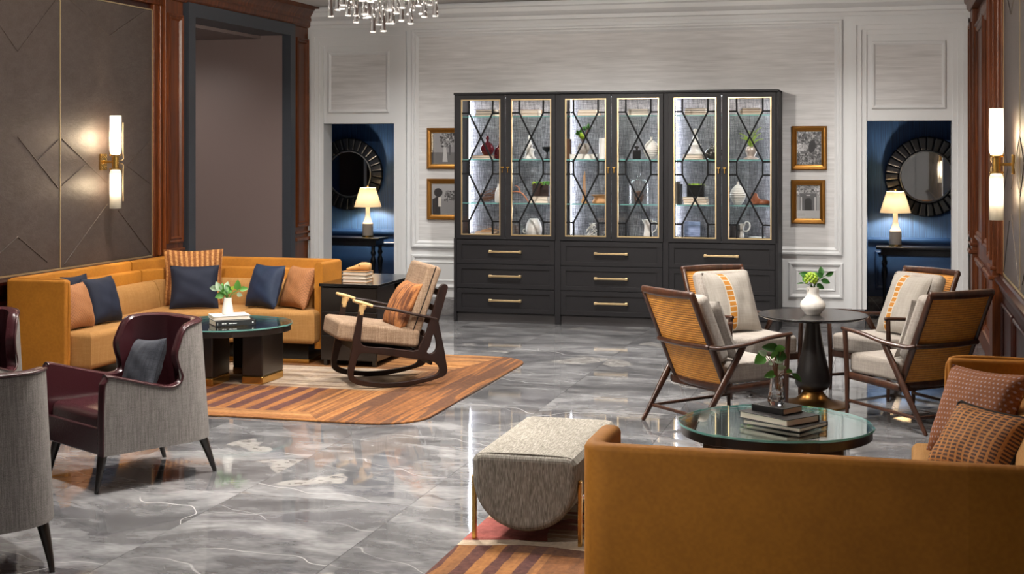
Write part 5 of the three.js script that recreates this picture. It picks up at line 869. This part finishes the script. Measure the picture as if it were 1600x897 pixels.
// ================================================================== BURGUNDY AND GREY ARMCHAIRS
function makeArmchair(label, x, z, turn) {
  const t = thing('tub_armchair', label, 'armchair', [x, 0, z], turn, 'burgundy leather armchairs with grey backs');
  const HW = 0.35, FZ = 0.37, BZ = -0.41, R = 0.25, flat = HW - R, q = R * Math.PI / 2, Lh = flat + q + (FZ - (BZ + R)), Y0 = 0.21;
  const plan = (s) => { const g = s < 0 ? -1 : 1, a = Math.abs(s); let p, n; if (a < flat) { p = [a, BZ]; n = [0, 1]; } else if (a < flat + q) { const f = (a - flat) / R; p = [flat + R * Math.sin(f), BZ + R - R * Math.cos(f)]; n = [-Math.sin(f), Math.cos(f)]; } else { p = [HW, BZ + R + a - flat - q]; n = [-1, 0]; } return [p[0] * g, p[1], n[0] * g, n[1]]; };
  const half = spline2([[0, 0.875], [0.2, 0.875], [0.4, 0.87], [0.49, 0.855], [0.52, 0.825], [0.545, 0.77], [0.565, 0.71], [0.55, 0.64], [0.527, 0.585], [0.545, 0.55], [0.6, 0.535], [0.72, 0.56], [0.88, 0.605], [1.0, 0.635], [Lh - 0.025, 0.625], [Lh - 0.004, 0.595]], 70).concat([[Lh, 0.5], [Lh, 0.35], [Lh, Y0]]);
  const N = half.length - 1, cont = []; for (let i = -N; i <= N; i++) { const p = half[Math.abs(i)]; cont.push([p[0] * Math.sign(i || 1), p[1]]); }
  const at = (s, y, o) => { const [px, pz, nx, nz] = plan(s), a = Math.abs(s), rear = sst(0.75, 0.3, a), f = (y - Y0) / 0.665, lean = f * (0.055 * rear - 0.01), oo = o + lean; return [px + nx * oo, y, pz + nz * oo]; };
  const th = (s, y) => 0.06;
  const grid = (o0) => {
    const rows = 9, pos = [], idx = [], W = cont.length;
    for (let j = 0; j <= rows; j++) for (let i = 0; i < W; i++) { const [s, y] = cont[i], u = Math.abs(i - N) / (N - 2), sb = Math.min(Lh, Lh * (0.55 * u + 0.45 * Math.abs(s) / Lh)) * Math.sign(s || 1), v = j / rows; pos.push(...at(sb + (s - sb) * v, Y0 + (y - Y0) * v, o0)); }
    for (let j = 0; j < rows; j++) for (let i = 0; i < W - 1; i++) { const a = j * W + i, b = a + 1, c = a + W, d = c + 1; o0 ? idx.push(a, b, d, a, d, c) : idx.push(a, d, b, a, c, d); }
    const g = new THREE.BufferGeometry(); g.setAttribute('position', new THREE.Float32BufferAttribute(pos, 3)); g.setIndex(idx); g.computeVertexNormals(); return g;
  };
  mesh('outer_shell', grid(0), M.tweed, t); mesh('inner_shell', grid(0.06), M.burgundy, t);
  { const pos = [], idx = [], K = 5, W = cont.length; for (let i = 0; i < W; i++) for (let j = 0; j <= K; j++) { const f = j / K, b = Math.sin(f * Math.PI) * 0.012, p = at(cont[i][0], cont[i][1], 0.06 * f); const up = cont[i][0] > Lh - 0.01 || cont[i][0] < -Lh + 0.01; pos.push(p[0], p[1] + (up ? 0 : b), p[2] + (up ? b : 0)); } for (let i = 0; i < W - 1; i++) for (let j = 0; j < K; j++) { const a = i * (K + 1) + j, b = a + 1, c = a + K + 1, d = c + 1; idx.push(a, d, b, a, c, d); } const g = new THREE.BufferGeometry(); g.setAttribute('position', new THREE.Float32BufferAttribute(pos, 3)); g.setIndex(idx); g.computeVertexNormals(); mesh('rim', g, M.burgundy, t); }
  mesh('piping', tube(cont.filter((_, i) => i % 2 === 0).map(([s, y]) => at(s, y, 0.001)), 0.008, 220, 6), M.burgundy, t);
  mesh('underside', slabY([...Array(41)].map((_, i) => { const p = plan(-Lh + i / 40 * 2 * Lh); return [p[0] + p[2] * 0.02, Math.min(0.31, p[1] + p[3] * 0.02)]; }), Y0, Y0 + 0.04), M.ebony, t);
  mesh('seat_cushion', box(0.57, 0.2, 0.66, 0, 0.335, 0.02, 0.045), M.burgundy, t);
  mesh('front_rail', box(0.58, 0.15, 0.03, 0, 0.282, 0.347, 0.012), M.burgundy, t);
  for (const [a, b] of [[1, 1], [-1, 1], [1, -1], [-1, -1]]) mesh('leg', limb([[a * 0.25, 0.24, b > 0 ? 0.31 : -0.3], [a * 0.265, 0.1, b > 0 ? 0.345 : -0.35], [a * 0.27, 0.001, b > 0 ? 0.365 : -0.385]], [[0.03, 0.03], [0.019, 0.019], [0.012, 0.012]], 10, 10), M.ebony, t);
  return t;
}
makeArmchair('burgundy leather armchair with grey tweed side, holding a dark pillow', -4.195, -7.165, -29.4 * D);
makeArmchair('armchair seen from its grey back in the bottom left corner', -4.03, -5.42, -124.8 * D);
makeArmchair('burgundy armchair cut off by the left edge of picture', -5.4, -7.2, 10 * D);
pillow('charcoal pillow with a silvery sheen in the burgundy armchair', [-4.2, 0.44, -7.22], -29.4 * D - 0.15, 0.35, [0.4, 0.34, 0.14], M.charcoalCloth, null, 0.12);
pillow('dark pillow in the armchair at the left edge', [-5.42, 0.44, -7.28], 10 * D, 0.35, [0.4, 0.34, 0.14], M.charcoalCloth);

// ================================================================== CANE CHAIRS AND PEDESTAL TABLE
const M_cane = P({ map: T_cane, bumpMap: B_cane, bumpScale: 0.003, roughness: 0.55 });
function caneChair(label, x, z, turn) {
  const t = thing('cane_armchair', label, 'armchair', [x, 0, z], turn, 'cane backed armchairs round the pedestal table');
  const bw = 0.27;                                        // half width of the back
  const bz = (y) => -0.13 - (y - 0.28) * 0.45;            // the back leans
  const cv = (xx) => -0.035 * (1 - (xx / bw) * (xx / bw)); // and is dished between the posts
  for (const s of [-1, 1]) {
    mesh('back_post', limb([[s * bw, 0.27, bz(0.27)], [s * bw, 0.6, bz(0.6)], [s * bw, 0.9, bz(0.9)]], [[0.017, 0.027], [0.018, 0.026], [0.018, 0.024]], 14, 10), M.walnut, t);
    mesh('rear_leg', limb([[s * 0.315, 0.565, -0.02], [s * 0.312, 0.3, -0.2], [s * 0.3, 0.001, -0.4]], [[0.015, 0.026], [0.019, 0.026], [0.012, 0.016]], 18, 10), M.walnut, t);
    mesh('front_leg', limb([[s * 0.315, 0.605, 0.36], [s * 0.31, 0.3, 0.345], [s * 0.305, 0.001, 0.35]], [[0.017, 0.019], [0.017, 0.02], [0.012, 0.013]], 16, 10), M.walnut, t);
    mesh('armrest', limb([[s * 0.315, 0.612, 0.385], [s * 0.322, 0.6, 0.2], [s * 0.328, 0.565, -0.05], [s * 0.305, 0.555, -0.24], [s * 0.272, 0.56, -0.275]], [[0.017, 0.014], [0.024, 0.014], [0.027, 0.015], [0.02, 0.017]], 26, 10), M.walnut, t);
    mesh('side_rail', limb([[s * 0.3, 0.29, 0.34], [s * 0.3, 0.275, -0.16]], [[0.014, 0.026], [0.014, 0.026]], 4, 8), M.walnut, t);
    mesh('side_stretcher', limb([[s * 0.302, 0.115, 0.345], [s * 0.302, 0.1, -0.325]], [[0.01, 0.012], [0.01, 0.012]], 4, 8), M.walnut, t);
  }
  const curve = (y, dz, e = 0) => [-1, -0.6, -0.2, 0.2, 0.6, 1].map(f => [f * (bw + e), y, bz(y) + cv(f * bw) + dz]);
  mesh('top_rail', limb(curve(0.905, 0, 0.012), [[0.018, 0.026], [0.018, 0.03], [0.018, 0.026]], 24, 10), M.walnut, t);
  mesh('bottom_rail', limb(curve(0.29, 0), [[0.016, 0.03], [0.016, 0.03]], 24, 10), M.walnut, t);
  mesh('rear_arm_rail', limb(curve(0.56, -0.028, 0.008), [[0.014, 0.018], [0.014, 0.018]], 24, 10), M.walnut, t);
  mesh('cross_rail', [box(0.6, 0.05, 0.024, 0, 0.285, 0.335, 0.006), box(0.58, 0.05, 0.024, 0, 0.27, -0.15, 0.006), box(0.6, 0.022, 0.02, 0, 0.1, -0.32, 0.006)], M.walnut, t);
  { const pos = [], uv = [], idx = [], n = 14, m = 8; for (const k of [0, 1]) for (let j = 0; j <= m; j++) for (let i = 0; i <= n; i++) { const xx = (i / n * 2 - 1) * (bw - 0.008), y = 0.3 + j / m * 0.6; pos.push(xx, y, bz(y) + cv(xx) + (k ? -0.006 : 0.002)); uv.push(xx, y); } const N = (n + 1) * (m + 1); for (const k of [0, 1]) for (let j = 0; j < m; j++) for (let i = 0; i < n; i++) { const a = k * N + j * (n + 1) + i, b = a + 1, c = a + n + 1, d = c + 1; k ? idx.push(a, d, b, a, c, d) : idx.push(a, b, d, a, d, c); } const g = new THREE.BufferGeometry(); g.setAttribute('position', new THREE.Float32BufferAttribute(pos, 3)); g.setAttribute('uv', new THREE.Float32BufferAttribute(uv, 2)); g.setIndex(idx); g.computeVertexNormals(); mesh('cane_panel', g, M_cane, t, true); }
  mesh('seat_cushion', box(0.57, 0.14, 0.48, 0, 0.375, 0.122, 0.035), M.linen, t);
  mesh('back_cushion', box(0.49, 0.48, 0.1, 0, 0.25, 0.055, 0.04).rotateX(-0.42).translate(0, 0.42, -0.155), M.linen, t);
  return t;
}
const CH = [['cane backed armchair, its back to us, left of the round table', -1.157, -9.593, 135], ['armchair facing us in front of the black cabinet drawers', -1.14, -10.97, 38.5], ['armchair facing us in front of the right blue doorway', -0.003, -11.165, -45], ['cane backed armchair beside the right wall wainscot', 0.155, -9.984, -137]];
CH.forEach(([l, x, z, a], i) => {
  const t = caneChair(l, x, z, a * D); t.updateMatrixWorld(true);
  const p = t.localToWorld(V([-0.02, -0.035, 0.06, -0.02][i], 0.448, i === 1 || i === 2 ? 0.045 : 0.0)), lab = ['plain pale pillow seen edge on in the left cane chair', 'pale pillow with mustard barred band before the cabinet drawers', 'pale pillow with mustard barred band before the blue doorway', 'plain pale pillow seen edge on in the right cane chair'][i];
  pillow(lab, [p.x, p.y, p.z], [a * D, a * D + 0.1, a * D - 0.12, a * D][i], 0.4, [0.45, i === 1 || i === 2 ? 0.49 : 0.44, 0.14], i === 1 || i === 2 ? PM.band : PM.plain, null, 0);
});
{
  const t = thing('pedestal_table', 'round black pedestal table with bronze foot between four cane chairs', 'table', [-0.56, 0, -10.42]);
  mesh('table_top', lathe([[0.001, 0.636], [0.36, 0.636], [0.392, 0.65], [0.394, 0.656], [0.39, 0.66], [0.001, 0.66]], 72), P({ color: 0x242223, roughness: 0.22 }), t);
  mesh('pedestal', latheS([[0.001, 0.11], [0.07, 0.11], [0.11, 0.13], [0.128, 0.165], [0.122, 0.22], [0.095, 0.34], [0.07, 0.46], [0.055, 0.56], [0.052, 0.62], [0.075, 0.636]], 48, 60), P({ color: 0x1c1a1b, roughness: 0.3 }), t);
  mesh('bronze_foot', latheS([[0.26, 0.0], [0.262, 0.008], [0.2, 0.02], [0.12, 0.05], [0.08, 0.09], [0.066, 0.115]], 56, 40), M.bronze, t);
  const v = thing('bulb_vase', 'round white porcelain vase on the black pedestal table', 'vase', [-0.56, 0.66, -10.4]);
  mesh('body', latheS([[0.001, 0], [0.05, 0], [0.06, 0.012], [0.09, 0.055], [0.086, 0.09], [0.055, 0.125], [0.043, 0.15], [0.046, 0.2], [0.042, 0.2], [0.038, 0.15], [0.05, 0.12]], 48, 60), M.porcelain, v);
  const sg = thing('hydrangea_sprig', 'yellow green flower head with dark leaves in the round white vase', 'flowers', [-0.56, 0.86, -10.4]); const g = leafGeo(0.1, 0.052, 0.15);
  fan(sg, 0.000726, 600, 440, [[680, 330, 684, 235, 0.045, M.leafDark], [725, 322, 818, 288, 0.035, M.leafDark], [678, 370, 768, 398, 0.04, M.leafDark], [640, 405, 708, 455, 0.04, M.leafDark], [560, 320, 468, 300, 0.035, M.leafDark], [530, 345, 478, 310, 0.03, M.leaf], [520, 405, 445, 408, 0.014, M.leafDark], [592, 435, 568, 520, 0.036, M.leafDark], [650, 345, 615, 285, 0.04, M.leaf], [700, 330, 640, 300, 0.04, M.leafDark], [540, 390, 500, 350, 0.03, M.leaf]], M.leafDark);
  const fg = new THREE.IcosahedronGeometry(0.011, 1); for (let i = 0; i < 40; i++) { const y = 1 - i / 40 * 1.7, r = Math.sqrt(Math.max(0, 1 - y * y)), a = i * 2.4; share('blossom', fg, M.leafLime, sg, [-0.012 + Math.cos(a) * r * 0.042, 0.06 + y * 0.042, 0.03 + Math.sin(a) * r * 0.042]); }
}

// ================================================================== BENCH
{
  const t = thing('half_round_bench', 'grey tweed bench with a half round body on gold legs', 'bench', [-1.655, 0, -6.8]);
  const w = 0.25, prof = [[-w, 0.36], [-w, 0.4], [-w + 0.02, 0.425], [-w + 0.05, 0.432], [w - 0.05, 0.432], [w - 0.02, 0.425], [w, 0.4], [w, 0.36]]; for (let i = 0; i <= 20; i++) { const a = i / 20 * Math.PI; prof.push([w * Math.cos(a) * (1 - 0.0), 0.34 - 0.262 * Math.pow(Math.sin(a), 0.85)]); }
  const body = mesh('upholstered_body', extrude(shapeOf(prof), 0.98, 0.03, 4).translate(0, 0, -0.49), M.bench, t);
  mesh('seam', tube(prof.concat([prof[0]]).map(([a, b]) => [a * 0.985, 0.26 + (b - 0.26) * 0.985, 0.468]), 0.004, 90, 6), M.bench, body);
  for (const [a, b] of [[-1, 1], [1, 1], [-1, -1], [1, -1]]) mesh('leg', [box(0.018, 0.3, 0.028, a * (w + 0.006), 0.164, b * 0.43, 0.003), box(0.018, 0.02, 0.028, a * (w + 0.002), 0.31, b * 0.43, 0.003)], M.brass, t);
}

renderer.render(scene, camera);
